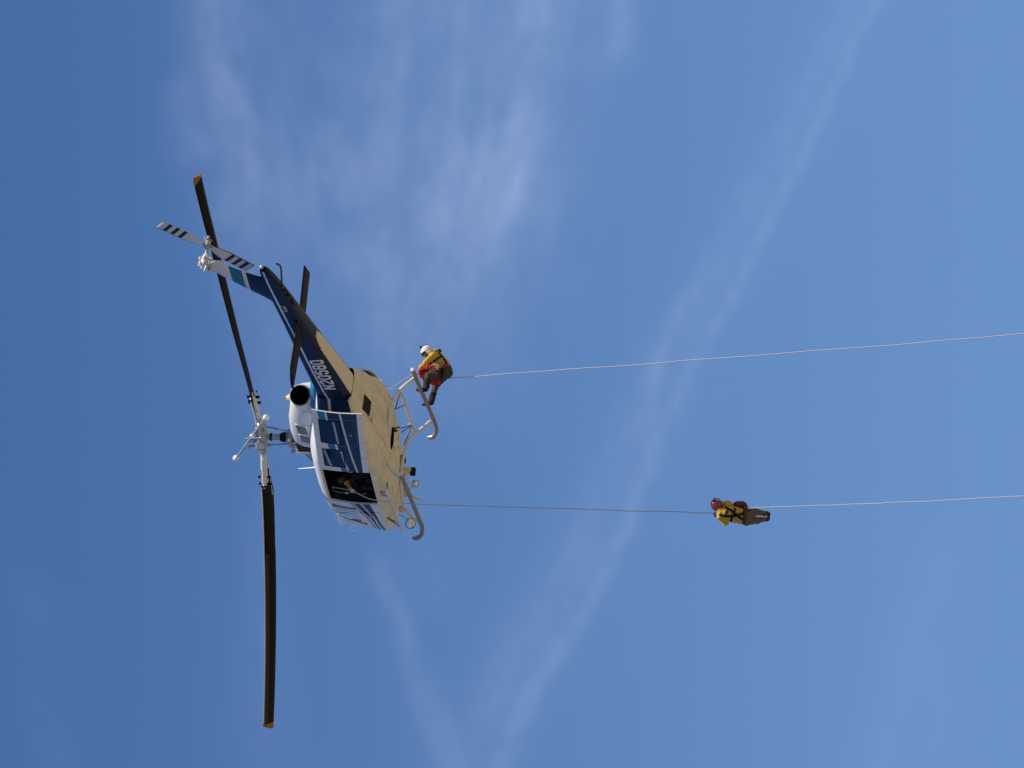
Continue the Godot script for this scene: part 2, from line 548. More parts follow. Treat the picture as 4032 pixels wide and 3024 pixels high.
const STBD := [Vector2(-3.0, 1.0), Vector2(-2.6, 0.85), Vector2(-2.0, 0.80), Vector2(-1.4, 0.90), Vector2(-0.85, 0.95), Vector2(-0.2, 0.99), Vector2(0.5, 1.0)]
const NB := 8
const NS := 8
const NR := 8

func sec(x: float, k: int) -> float:
	var i := 0
	while i < SEC.size() - 2 and x > SEC[i + 1][0]:
		i += 1
	var t: float = clampf((x - SEC[i][0]) / (SEC[i + 1][0] - SEC[i][0]), 0.0, 1.0)
	var p0: float = SEC[maxi(i - 1, 0)][k]
	var p1: float = SEC[i][k]
	var p2: float = SEC[i + 1][k]
	var p3: float = SEC[mini(i + 2, SEC.size() - 1)][k]
	var cub := 0.5 * ((2.0 * p1) + (-p0 + p2) * t + (2.0 * p0 - 5.0 * p1 + 4.0 * p2 - p3) * t * t + (-p0 + 3.0 * p1 - 3.0 * p2 + p3) * t * t * t)
	return lerpf(lerpf(p1, p2, t), cub, 0.7)

func side_z(x: float, y: float) -> float:
	var w := sec(x, 1)
	var t := clampf((y - sec(x, 3)) / maxf(sec(x, 4) - sec(x, 3), 0.01), -0.2, 1.2)
	return w * (1.0 + 0.02 * sin(PI * clampf(t, 0, 1)) - 0.065 * t * t)

func half_ring(x: float, inset := 0.0) -> PackedVector3Array:
	# from the keel up the starboard side (+z) to the top of the roof
	var out := PackedVector3Array()
	var w := sec(x, 1)
	var yb := sec(x, 2)
	var ys := sec(x, 3)
	var yt := sec(x, 4)
	var yr := sec(x, 5)
	for i in NB:
		var a := PI * 0.5 * i / NB
		out.append(Vector3(x, yb + (ys - yb) * pow(1.0 - cos(a), 1.25), w * pow(sin(a), 0.85)))
	for i in NS:
		var y := lerpf(ys, yt, float(i) / NS)
		out.append(Vector3(x, y, side_z(x, y)))
	var wt := side_z(x, yt)
	for i in NR + 1:
		var a := PI * 0.5 * i / NR
		out.append(Vector3(x, yt + (yr - yt) * pow(sin(a), 1.1), wt * pow(maxf(cos(a), 0.0), 0.75)))
	if inset > 0.0:
		var mid := Vector3(x, (yb + yr) * 0.5, 0)
		for i in out.size():
			var d := out[i] - mid
			out[i] = mid + d * maxf(0.05, 1.0 - inset / maxf(d.length(), 0.06))
	return out

func is_hole(i: int, k: int) -> String:
	# what fills the quad between stations i, i+1 and ring points k, k+1
	var x0: float = XS[i]
	var x1: float = XS[i + 1]
	if k >= NB and k < NB + NS and x0 >= -0.851 and x1 <= 1.081:
		return "door"
	if k >= NB + 4 and k < NB + NS and x0 >= 1.719 and x1 <= 2.301:
		return "crew_window"
	if k >= NB + NS + 1 and k < NB + NS + NR - 1 and x0 >= 2.09 and x1 <= 3.06:
		return "windscreen"
	if k >= 2 and k < NB - 1 and x0 >= 3.04 and x1 <= 3.51:
		return "chin"
	if k >= NB + 4 and k < NB + NS and x0 >= 1.29 and x1 <= 1.51:
		return "slot"
	return ""

func mz(p: Vector3, s: float) -> Vector3:
	return Vector3(p.x, p.y, p.z * s * (1.0 if s < 0 else interp(STBD, p.x)))

func make_fuselage() -> void:
	var shell := mb()
	var belly := mb()
	var liner := mb()
	var wind := {-1.0: mb(), 1.0: mb()}
	var crew := {-1.0: mb(), 1.0: mb()}
	var chin := {-1.0: mb(), 1.0: mb()}
	var slot := {-1.0: mb(), 1.0: mb()}
	var jambs := {}
	var rings := []
	var inner := []
	for x in XS:
		rings.append(half_ring(x))
		inner.append(half_ring(x, 0.05))
	for s in [1.0, -1.0]:
		for i in XS.size() - 1:
			for k in rings[i].size() - 1:
				var q := [mz(rings[i][k], s), mz(rings[i][k + 1], s), mz(rings[i + 1][k + 1], s), mz(rings[i + 1][k], s)]
				var r := [mz(inner[i][k], s), mz(inner[i][k + 1], s), mz(inner[i + 1][k + 1], s), mz(inner[i + 1][k], s)]
				if s < 0:
					q = [q[3], q[2], q[1], q[0]]
					r = [r[3], r[2], r[1], r[0]]
				var hole := is_hole(i, k)
				if hole == "":
					var st: SurfaceTool = belly if k < NB else shell
					var uv := []
					for p in q:
						uv.append(Vector2((p.x + 3.2) / 7.2, (p.z + 1.4) / 2.8) if k < NB else Vector2((p.x + 3.2) / 7.2, (2.7 - p.y) / 2.3))
					quad_uv(st, q[0], q[1], q[2], q[3], uv[0], uv[1], uv[2], uv[3])
					if XS[i] >= -1.11 and XS[i + 1] <= 3.51:
						quad(liner, r[3], r[2], r[1], r[0])
				elif hole == "windscreen":
					quad(wind[s], q[0], q[1], q[2], q[3])
				elif hole == "crew_window":
					if s > 0:
						quad(crew[s], q[0], q[1], q[2], q[3])
				elif hole == "chin":
					quad(chin[s], q[0], q[1], q[2], q[3])
				elif hole == "slot":
					quad(slot[s], q[0], q[1], q[2], q[3])
				if hole != "":
					# close the edge of the opening between skin and lining
					for e in [[i - 1, k, 0, 1], [i + 1, k, 3, 2], [i, k - 1, 0, 3], [i, k + 1, 1, 2]]:
						var ii := clampi(e[0], 0, XS.size() - 2)
						var kk := clampi(e[1], 0, rings[i].size() - 2)
						if is_hole(ii, kk) == "":
							var a: Vector3 = mz([rings[i][k], rings[i][k + 1], rings[i + 1][k + 1], rings[i + 1][k]][e[2]], s)
							var b: Vector3 = mz([rings[i][k], rings[i][k + 1], rings[i + 1][k + 1], rings[i + 1][k]][e[3]], s)
							var ai: Vector3 = mz([inner[i][k], inner[i][k + 1], inner[i + 1][k + 1], inner[i + 1][k]][e[2]], s)
							var bi: Vector3 = mz([inner[i][k], inner[i][k + 1], inner[i + 1][k + 1], inner[i + 1][k]][e[3]], s)
							var key := hole + str(s)
							if not jambs.has(key):
								jambs[key] = mb(false)
							quad(jambs[key], a, b, bi, ai)
	var fus := build(shell, "fuselage", M.body, heli)
	for s in [1.0, -1.0]:
		build(wind[s], "windscreen", M.glass, fus)
		build(chin[s], "chin_window", M.tint_glass, fus)
		build(slot[s], "side_window", M.tint_glass, fus)
	build(crew[1.0], "crew_window", M.glass, fus)
	for key in jambs:
		build(jambs[key], "opening_frame", M.white, fus)
	var be := build(belly, "belly", M.belly, heli)
	be.set_meta("label", "cream underside with oil specks")
	build(liner, "cabin_lining", M.liner, heli)
	# bulkheads and floor
	var st := mb(false)
	for x in [-1.0]:
		var r := half_ring(x, 0.05)
		for k in r.size() - 1:
			for s in [1.0, -1.0]:
				var c := Vector3(x, 1.5, 0)
				for p in [c, mz(r[k], s), mz(r[k + 1], s)]:
					v3(st, p)
	build(st, "cabin_bulkhead", M.liner, heli)
	st = mb(false)
	for i in range(7, 24):
		var x0: float = XS[i]
		var x1: float = XS[i + 1]
		var y0 := sec(x0, 3) - 0.03
		var y1 := sec(x1, 3) - 0.03
		var z0 := sec(x0, 1) - 0.07
		var z1 := sec(x1, 1) - 0.07
		quad(st, Vector3(x0, y0, -z0), Vector3(x0, y0, z0), Vector3(x1, y1, z1), Vector3(x1, y1, -z1))
	build(st, "cabin_floor", M.dark, heli)
	for s in [-1.0, 1.0]:
		st = mb(false)
		box(st, Vector3(1.55, 1.22, 0.52 * s), Vector3(0.5, 0.14, 0.5), Basis(), 0.04)
		box(st, Vector3(1.22, 1.55, 0.60 * s), Vector3(0.14, 1.12, 1.02), Basis(Vector3(0, 0, 1), 0.12), 0.05)
		box(st, Vector3(1.52, 1.03, 0.52 * s), Vector3(0.4, 0.26, 0.42), Basis(), 0.02)
		build(st, "crew_seat", M.seat, heli)
	st = mb(false)
	box(st, Vector3(2.72, 1.32, 0), Vector3(0.28, 0.55, 1.3), Basis(Vector3(0, 0, 1), 0.25), 0.04)
	box(st, Vector3(2.2, 1.12, 0), Vector3(0.9, 0.40, 0.26), Basis(), 0.03)
	build(st, "instrument_panel", M.dark, heli)
	st = mb(false)
	box(st, Vector3(-0.72, 1.12, 0), Vector3(0.42, 0.06, 1.9), Basis(), 0.02)
	box(st, Vector3(-0.92, 1.5, 0), Vector3(0.05, 0.62, 1.9), Basis(), 0.02)
	build(st, "bench_seat", M.seat, heli)
	make_belly_details(be)
	make_crew_doors()

func make_belly_details(be: Node3D) -> void:
	# dark slanted hatch window on the rear of the belly
	var ps := []
	for p in [[-2.49, 0.015], [-2.115, 0.0], [-2.11, -0.385], [-2.50, -0.37]]:
		ps.append(Vector3(p[0], belly_y(p[0], p[1]) - 0.012, p[1]))
	var st := mb(false)
	for i in 6:
		for j in 6:
			var q := []
			for d in [[0, 0], [1, 0], [1, 1], [0, 1]]:
				var a: float = (i + d[0]) / 6.0
				var b: float = (j + d[1]) / 6.0
				var p: Vector3 = ps[0].lerp(ps[1], a).lerp(ps[3].lerp(ps[2], a), b)
				q.append(Vector3(p.x, belly_y(p.x, p.z) - 0.008, p.z))
			quad(st, q[0], q[1], q[2], q[3])
	build(st, "hatch_window", M.hatch, be)
	# the cargo hook well, a recess seen as a dark oval, with the hook hanging in it
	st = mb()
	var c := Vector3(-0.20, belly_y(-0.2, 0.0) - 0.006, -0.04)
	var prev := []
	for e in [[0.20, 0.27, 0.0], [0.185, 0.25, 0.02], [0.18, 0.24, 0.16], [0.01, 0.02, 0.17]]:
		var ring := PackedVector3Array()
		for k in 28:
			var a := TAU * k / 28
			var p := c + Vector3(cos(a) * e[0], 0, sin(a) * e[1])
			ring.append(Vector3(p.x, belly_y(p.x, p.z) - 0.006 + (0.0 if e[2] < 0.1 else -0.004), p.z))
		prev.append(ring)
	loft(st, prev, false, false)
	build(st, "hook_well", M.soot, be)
	st = mb()
	tube(st, smooth_path([Vector3(-0.34, 0.62, 0.10), Vector3(-0.32, 0.50, 0.12), Vector3(-0.26, 0.45, 0.14)]), 0.028, 8)
	box(st, Vector3(-0.34, 0.53, 0.12), Vector3(0.12, 0.08, 0.12), Basis(), 0.02)
	build(st, "cargo_hook", M.black, be)
	st = mb()
	tube(st, [Vector3(-0.25, 0.50, 0.22), Vector3(0.12, 0.46, 0.42)], 0.022, 8)
	build(st, "hook_cable", mat(0.16, 0.06, 0.045, 0.6), be)
	# bright paint-worn scratches
	for a in [[Vector2(-2.12, 0.33), Vector2(-1.85, 0.40), 0.014], [Vector2(-1.82, 0.41), Vector2(-1.50, 0.47), 0.018], [Vector2(-2.36, 0.26), Vector2(-2.28, 0.28), 0.022]]:
		st = mb(false)
		var n := 10
		for i in n:
			var q := []
			for d in [[0, -1], [1, -1], [1, 1], [0, 1]]:
				var t: float = float(i + d[0]) / n
				var p: Vector2 = a[0].lerp(a[1], t)
				var w: float = a[2] * (0.5 + 0.5 * absf(sin(t * 17.0 + a[0].x * 9.0)))
				var z: float = p.y + d[1] * w + 0.015 * sin(t * 11.0)
				q.append(Vector3(p.x, belly_y(p.x, z) - 0.004, z))
			quad(st, q[0], q[1], q[2], q[3])
		build(st, "worn_paint", mat(0.85, 0.83, 0.76, 0.5), be)

func belly_y(x: float, z: float) -> float:
	var r := half_ring(x)
	var az := absf(z)
	for i in NB:
		if az <= r[i + 1].z:
			return lerpf(r[i].y, r[i + 1].y, (az - r[i].z) / maxf(r[i + 1].z - r[i].z, 1e-4))
	return r[NB].y

func make_crew_doors() -> void:
	for s in [-1.0, 1.0]:
		# a skin panel standing slightly proud of the fuselage side, open where its window is
		var st := mb()
		var nx := 10
		var ny := 12
		for i in nx:
			for j in ny:
				var q := []
				var uv := []
				var cx := lerpf(1.60, 2.52, (i + 0.5) / nx)
				var cy := lerpf(0.98, 2.06, (j + 0.5) / ny)
				var top := sec(cx, 4) - 0.02
				if cy > top or (cy > sec(cx, 3) + (sec(cx, 4) - sec(cx, 3)) * 0.5 and cx > 1.73 and cx < 2.29):
					continue
				for d in [[0, 0], [0, 1], [1, 1], [1, 0]]:
					var x := lerpf(1.60, 2.52, float(i + d[0]) / nx)
					var y := lerpf(0.98, 2.06, float(j + d[1]) / ny)
					q.append(Vector3(x, y, s * (side_z(x, y) + 0.010)))
					uv.append(Vector2((x + 3.2) / 7.2, (2.7 - y) / 2.3))
				if s > 0:
					quad_uv(st, q[0], q[1], q[2], q[3], uv[0], uv[1], uv[2], uv[3])
				else:
					quad_uv(st, q[3], q[2], q[1], q[0], uv[3], uv[2], uv[1], uv[0])
		var door := build(st, "crew_door", M.body, heli)
		if s < 0:
			# bulged observation window
			st = mb()
			ellipsoid(st, Vector3(2.10, 1.76, -1.06), Vector3(0.36, 0.40, 0.38), basis_to(Vector3(0.12, 0, -1)), 28, 0.0, 0.46)
			build(st, "bubble_window", M.glass, door)
			st = mb()
			var rim := []
			var b := basis_to(Vector3(0.12, 0, -1))
			for k in 33:
				var a := TAU * k / 32
				rim.append(Vector3(2.10, 1.76, -1.06) + b * Vector3(0.365 * cos(a), 0.05, 0.385 * sin(a)))
			tube(st, rim, 0.014, 6)
			build(st, "window_rim", M.grey_paint, door)
			st = mb()
			tube(st, [Vector3(1.94, 2.04, -1.16), Vector3(2.39, 1.41, -1.16)], 0.018, 8)
			build(st, "window_bar", M.black, door)
		st = mb()
		tube(st, smooth_path([Vector3(1.68, 1.22, s * (side_z(1.68, 1.22) + 0.012)), Vector3(1.70, 1.22, s * (side_z(1.7, 1.22) + 0.05)), Vector3(1.80, 1.22, s * (side_z(1.8, 1.22) + 0.05)), Vector3(1.82, 1.22, s * (side_z(1.82, 1.22) + 0.012))], 3), 0.012, 6)
		build(st, "door_handle", M.steel, door)

func door_point(s: float, t: float, side: float) -> Vector3:
	# s from the rear edge to the front edge, t from top to bottom
	if side > 0:
		var ps := Vector3(-2.25, 1.90, 0.68).lerp(Vector3(-2.15, 0.86, 0.70), t).lerp(Vector3(0.10, 2.08, 1.19).lerp(Vector3(0.14, 0.91, 1.235), t), s)
		ps.z += 0.035 * sin(PI * t) + 0.13 * sin(PI * s) + 0.10 * (1.0 - s)
		return ps
	var rt := Vector3(-3.36, 1.90, 0.85)
	var rb := Vector3(-3.22, 0.76, 0.85)
	var ft := Vector3(-0.90, 2.06, 1.21)
	var fb := Vector3(-0.86, 0.88, 1.25)
	var p := rt.lerp(rb, t).lerp(ft.lerp(fb, t), s)
	p.z += 0.035 * sin(PI * t) * (1.0 - 0.3 * s) + 0.05 * sin(PI * s)
	p.z *= side
	return p

func door_patch(st: SurfaceTool, s0: float, s1: float, t0: float, t1: float, off: float, side: float, nx: int, ny: int, flip := false) -> void:
	for i in nx:
		for j in ny:
			var q := []
			var uv := []
			for d in [[0, 0], [1, 0], [1, 1], [0, 1]]:
				var s := lerpf(s0, s1, float(i + d[0]) / nx)
				var t := lerpf(t0, t1, float(j + d[1]) / ny)
				var p := door_point(s, t, side)
				p.z += side * off
				p.x -= off * 0.14
				q.append(p)
				uv.append(Vector2(s, t))
			if (side < 0) != flip:
				quad_uv(st, q[3], q[2], q[1], q[0], uv[3], uv[2], uv[1], uv[0])
			else:
				quad_uv(st, q[0], q[1], q[2], q[3], uv[0], uv[1], uv[2], uv[3])

func make_cargo_doors() -> void:
	for side in [-1.0, 1.0]:
		var st := mb()
		door_patch(st, 0, 1, 0, 1, 0.0, side, 20, 14)
		st.set_smooth_group(1)
		door_patch(st, 0, 1, 0, 1, -0.03, side, 20, 14, true)
		st.set_smooth_group(-1)
		for e in 4:
			for i in 20:
				var q := []
				for d in [[0, 0.0], [1, 0.0], [1, -0.03], [0, -0.03]]:
					var a: float = (i + d[0]) / 20.0
					var st2: Array = [[a, 0.0], [1.0, a], [a, 1.0], [0.0, a]][e]
					var p := door_point(st2[0], st2[1], side)
					p.z += side * d[1]
					p.x -= d[1] * 0.14
					q.append(p)
				var u := Vector2(0.02, 0.03) if e != 2 else Vector2(0.5, 0.97)
				quad_uv(st, q[0], q[1], q[2], q[3], u, u, u, u)
		var door := build(st, "cargo_door", M.door, heli)
		door.set_meta("label", "sliding cabin door pushed back, blue and white stripes")
		for w in [[0.13, 0.482, 0.128, 0.55], [0.60, 0.905, 0.14, 0.54]]:
			st = mb()
			door_patch(st, w[0], w[1], w[2], w[3], 0.008, side, 8, 6)
			var pane := build(st, "door_window", M.door_glass, door)
			st = mb()
			var rim := []
			for c in [[w[0], w[2]], [w[1], w[2]], [w[1], w[3]], [w[0], w[3]]]:
				var cc := Vector2(lerpf(c[0], (w[0] + w[1]) * 0.5, 0.08), lerpf(c[1], (w[2] + w[3]) * 0.5, 0.08))
				rim.append(cc)
			var path := []
			for i in 4:
				for k in 6:
					var pt: Vector2 = rim[i].lerp(rim[(i + 1) % 4], k / 6.0)
					pt = (pt - (rim[0] + rim[2]) * 0.5) * 1.1 + (rim[0] + rim[2]) * 0.5
					var p := door_point(pt.x, pt.y, side)
					p.z += side * 0.009
					path.append(p)
			path.append(path[0])
			tube(st, path, 0.011, 6)
			build(st, "window_seal", M.rubber, pane)
		st = mb()
		var hp := []
		for a in [[0.955, 0.60, 0.005], [0.955, 0.60, 0.05], [0.955, 0.66, 0.05], [0.955, 0.66, 0.005]]:
			var p := door_point(a[0], a[1], side)
			p.z += side * a[2]
			hp.append(p)
		tube(st, smooth_path(hp, 3), 0.013, 6)
		build(st, "door_handle", M.steel, door)
	for side in [-1.0, 1.0]:
		for y in [0.90, 2.10]:
			var st := mb(false)
			var pts := []
			for i in 12:
				var x := lerpf(-0.84, 1.05, i / 11.0)
				var yy: float = sec(x, 3) - 0.015 if y < 1.0 else sec(x, 4) + 0.02
				pts.append(Vector3(x, yy, side * (side_z(x, yy) + 0.012)))
			tube(st, pts, 0.018, 6)
			build(st, "door_rail", M.white, heli)

# ------------------------------------------------------------------ engine deck
func arch(x: float, w: float, y0: float, y1: float, n := 20, p := 0.6, zc := 0.0) -> PackedVector3Array:
	var out := PackedVector3Array()
	for k in n:
		var a := PI * k / (n - 1)
		var c := cos(a)
		out.append(Vector3(x, y0 + (y1 - y0) * pow(sin(a), 0.75), zc + w * signf(c) * pow(absf(c), p)))
	return out

func make_engine_deck() -> void:
	var st := mb()
	var rings := []
	for e in [[-0.42, 0.44, 2.30, 2.86], [-0.46, 0.47, 2.26, 2.90], [-0.9, 0.49, 2.16, 2.90], [-1.5, 0.50, 2.06, 2.83], [-1.9, 0.48, 1.98, 2.74], [-2.2, 0.42, 1.98, 2.68], [-2.36, 0.34, 2.0, 2.62], [-2.42, 0.25, 2.05, 2.55]]:
		rings.append(arch(e[0], e[1], e[2], e[3]))
	rings.reverse()
	loft(st, rings)
	var cowl := build(st, "engine_cowling", M.white, heli)
	# louvred intake screens let into the port side
	for w in [[-1.62, -1.20], [-1.12, -0.72]]:
		st = mb(false)
		for i in 5:
			for j in 4:
				var q := []
				for d in [[0, 0], [0, 1], [1, 1], [1, 0]]:
					var x: float = lerpf(w[0], w[1], (i + d[0]) / 5.0)
					var y := lerpf(2.36, 2.62, (j + d[1]) / 4.0)
					q.append(Vector3(x, y, -cowl_z(x, y) - 0.006))
				quad(st, q[3], q[2], q[1], q[0])
		var scr := build(st, "intake_screen", M.mesh_grey, cowl)
		st = mb()
		var rim := []
		for c in [[w[0], 2.36], [w[1], 2.36], [w[1], 2.62], [w[0], 2.62], [w[0], 2.36]]:
			rim.append(Vector3(c[0], c[1], -cowl_z(c[0], c[1]) - 0.006))
		tube(st, rim, 0.012, 6)
		build(st, "screen_frame", M.white, scr)
	for e in [[-1.72, 2.05, 2.72], [-0.62, 2.22, 2.82], [-2.25, 2.0, 2.62]]:
		st = mb()
		var seam := []
		for k in 12:
			var y := lerpf(e[1] + 0.1, e[2], k / 11.0)
			seam.append(Vector3(e[0], y, -cowl_z(e[0], y) - 0.001))
		tube(st, seam, 0.006, 5)
		build(st, "panel_seam", M.grey_paint, cowl)
	# exhaust stack, turned out to port
	var ed := Vector3(-0.90, -0.02, -0.42).normalized()
	var e0 := Vector3(-1.95, 2.38, 0.0)
	var e1 := Vector3(-2.70, 2.325, -0.18)
	st = mb()
	rings = [disc_ring(e0.lerp(e1, 0.2), Vector3(-1, 0, -0.2), 0.26, 28), disc_ring(e0.lerp(e1, 0.5), Vector3(-1, 0, -0.3), 0.268, 28), disc_ring(e1, ed, 0.262, 28), disc_ring(e1 + ed * 0.10, ed, 0.256, 28), disc_ring(e1 + ed * 0.115, ed, 0.245, 28), disc_ring(e1 + ed * 0.10, ed, 0.238, 28)]
	loft(st, rings, false, false)
	var stack := build(st, "exhaust_stack", M.white, cowl)
	st = mb()
	rings = [disc_ring(e1 + ed * 0.10, ed, 0.239, 28), disc_ring(e1 + ed * 0.15, ed, 0.236, 28), disc_ring(e1 + ed * 0.155, ed, 0.222, 28), disc_ring(e1 + ed * 0.06, ed, 0.215, 28), disc_ring(e1 - ed * 0.17, ed, 0.20, 28)]
	loft(st, rings, false, true)
	build(st, "exhaust_pipe", M.soot, heli)
	st = mb()
	loft(st, [disc_ring(e1 + ed * 0.146, ed, 0.243, 28), disc_ring(e1 + ed * 0.160, ed, 0.239, 28), disc_ring(e1 + ed * 0.160, ed, 0.226, 28), disc_ring(e1 + ed * 0.10, ed, 0.219, 28)], false, false)
	build(st, "exhaust_lip", mat(0.10, 0.095, 0.09, 0.5, 0.6), cowl)
	# teal fairing between the exhaust and the boom
	st = mb()
	rings = []
	for e in [[-3.10, 0.10, 1.93, 2.0], [-3.0, 0.26, 1.90, 2.08], [-2.7, 0.36, 1.88, 2.14], [-2.3, 0.44, 1.90, 2.2], [-1.9, 0.46, 1.95, 2.2]]:
		rings.append(arch(e[0], e[1], e[2], e[3], 16, 0.7))
	loft(st, rings)
	build(st, "tailpipe_fairing", M.teal, heli)
	# beacon
	st = mb()
	loft(st, [disc_ring(Vector3(-2.14, 2.62, 0.02), Vector3.UP, 0.10, 16), disc_ring(Vector3(-2.14, 2.74, 0.02), Vector3.UP, 0.085, 16), disc_ring(Vector3(-2.14, 2.80, 0.02), Vector3.UP, 0.04, 16)])
	var bea := build(st, "beacon", M.cream, cowl)
	st = mb()
	ellipsoid(st, Vector3(-2.14, 2.80, 0.02), Vector3(0.036, 0.06, 0.036))
	build(st, "beacon_lens", M.red, cowl)
	# dark air intake ahead of the cowling
	st = mb(false)
	box(st, Vector3(-0.22, 2.60, 0), Vector3(0.36, 0.44, 0.80), Basis(), 0.03)
	build(st, "air_intake", M.brown, heli)
	st = mb(false)
	box(st, Vector3(-0.03, 2.62, 0), Vector3(0.05, 0.50, 0.86), Basis(), 0.015)
	build(st, "intake_frame", M.white, heli)
	# pylon fairing on the roof
	st = mb()
	rings = []
	for e in [[0.0, 0.40, 2.38, 2.82], [0.25, 0.42, 2.38, 2.80], [0.55, 0.40, 2.40, 2.72], [0.85, 0.34, 2.42, 2.60], [1.1, 0.24, 2.44, 2.50]]:
		rings.append(arch(e[0], e[1], e[2], e[3], 16, 0.7))
	rings.reverse()
	loft(st, rings)
	build(st, "pylon_fairing", M.grey_paint, heli)
	# roof aerials
	st = mb()
	tube(st, smooth_path([Vector3(1.45, 2.44, -0.1), Vector3(1.46, 2.62, -0.1), Vector3(1.62, 2.85, -0.06), Vector3(1.82, 3.16, 0.0)]), [0.04, 0.034, 0.03, 0.028, 0.026, 0.024, 0.022, 0.020, 0.018, 0.016, 0.015, 0.014, 0.013, 0.012, 0.011, 0.010], 8, 0.5)
	build(st, "roof_aerial", M.white, heli)
	st = mb()
	tube(st, [Vector3(2.02, 2.26, -0.2), Vector3(2.10, 2.5, -0.2), Vector3(2.26, 2.62, -0.2)], [0.06, 0.035, 0.01], 8, 0.4)
	build(st, "wire_cutter", M.white, heli)

func cowl_z(x: float, y: float) -> float:
	var tab := [[-2.42, 0.25, 2.05, 2.55], [-2.36, 0.34, 2.0, 2.62], [-2.2, 0.42, 1.98, 2.68], [-1.9, 0.48, 1.98, 2.74], [-1.5, 0.50, 2.06, 2.83], [-0.9, 0.49, 2.16, 2.90], [-0.46, 0.47, 2.26, 2.90]]
	var i := 0
	while i < tab.size() - 2 and x > tab[i + 1][0]:
		i += 1
	var t: float = clampf((x - tab[i][0]) / (tab[i + 1][0] - tab[i][0]), 0, 1)
	var w: float = lerpf(tab[i][1], tab[i + 1][1], t)
	var y0: float = lerpf(tab[i][2], tab[i + 1][2], t)
	var y1: float = lerpf(tab[i][3], tab[i + 1][3], t)
	var s := pow(clampf((y - y0) / (y1 - y0), 0.0, 1.0), 1.0 / 0.75)
	return w * pow(sqrt(maxf(0.0, 1.0 - s * s)), 0.6)

# ------------------------------------------------------------------ main rotor
const HUB := Vector3(0.04, 3.75, 0.0)
const LOWP := [Vector2(0.0, 3.74), Vector2(0.81, 3.71), Vector2(1.43, 3.64), Vector2(2.15, 3.615), Vector2(3.61, 3.58), Vector2(4.87, 3.575), Vector2(6.14, 3.595), Vector2(7.32, 3.63)]
const UPP := [Vector2(0.0, 3.75), Vector2(0.88, 3.84), Vector2(1.75, 3.94), Vector2(3.11, 4.12), Vector2(4.30, 4.26), Vector2(5.19, 4.36), Vector2(6.15, 4.48), Vector2(7.30, 4.60)]

func blade_section(dir: Vector3, r: float, y: float, chord: float, pitch: float, edge: Vector3) -> PackedVector3Array:
	# edge: horizontal unit vector from the trailing to the leading edge
	var c := HUB + dir * r
	c.y = y
	var le := (edge * cos(pitch) + Vector3.UP * sin(pitch)).normalized()
	var up := le.cross(dir).normalized()
	if up.y < 0:
		up = -up
	var out := PackedVector3Array()
	var prof := [[1.0, 0.0], [0.97, 0.028], [0.88, 0.050], [0.70, 0.062], [0.45, 0.052], [0.2, 0.028], [0.0, 0.006], [0.0, -0.006], [0.2, -0.022], [0.45, -0.040], [0.70, -0.050], [0.88, -0.042], [0.97, -0.024]]
	for p in prof:
		out.append(c + le * (p[0] - 0.6) * chord + up * p[1] * chord)
	return out

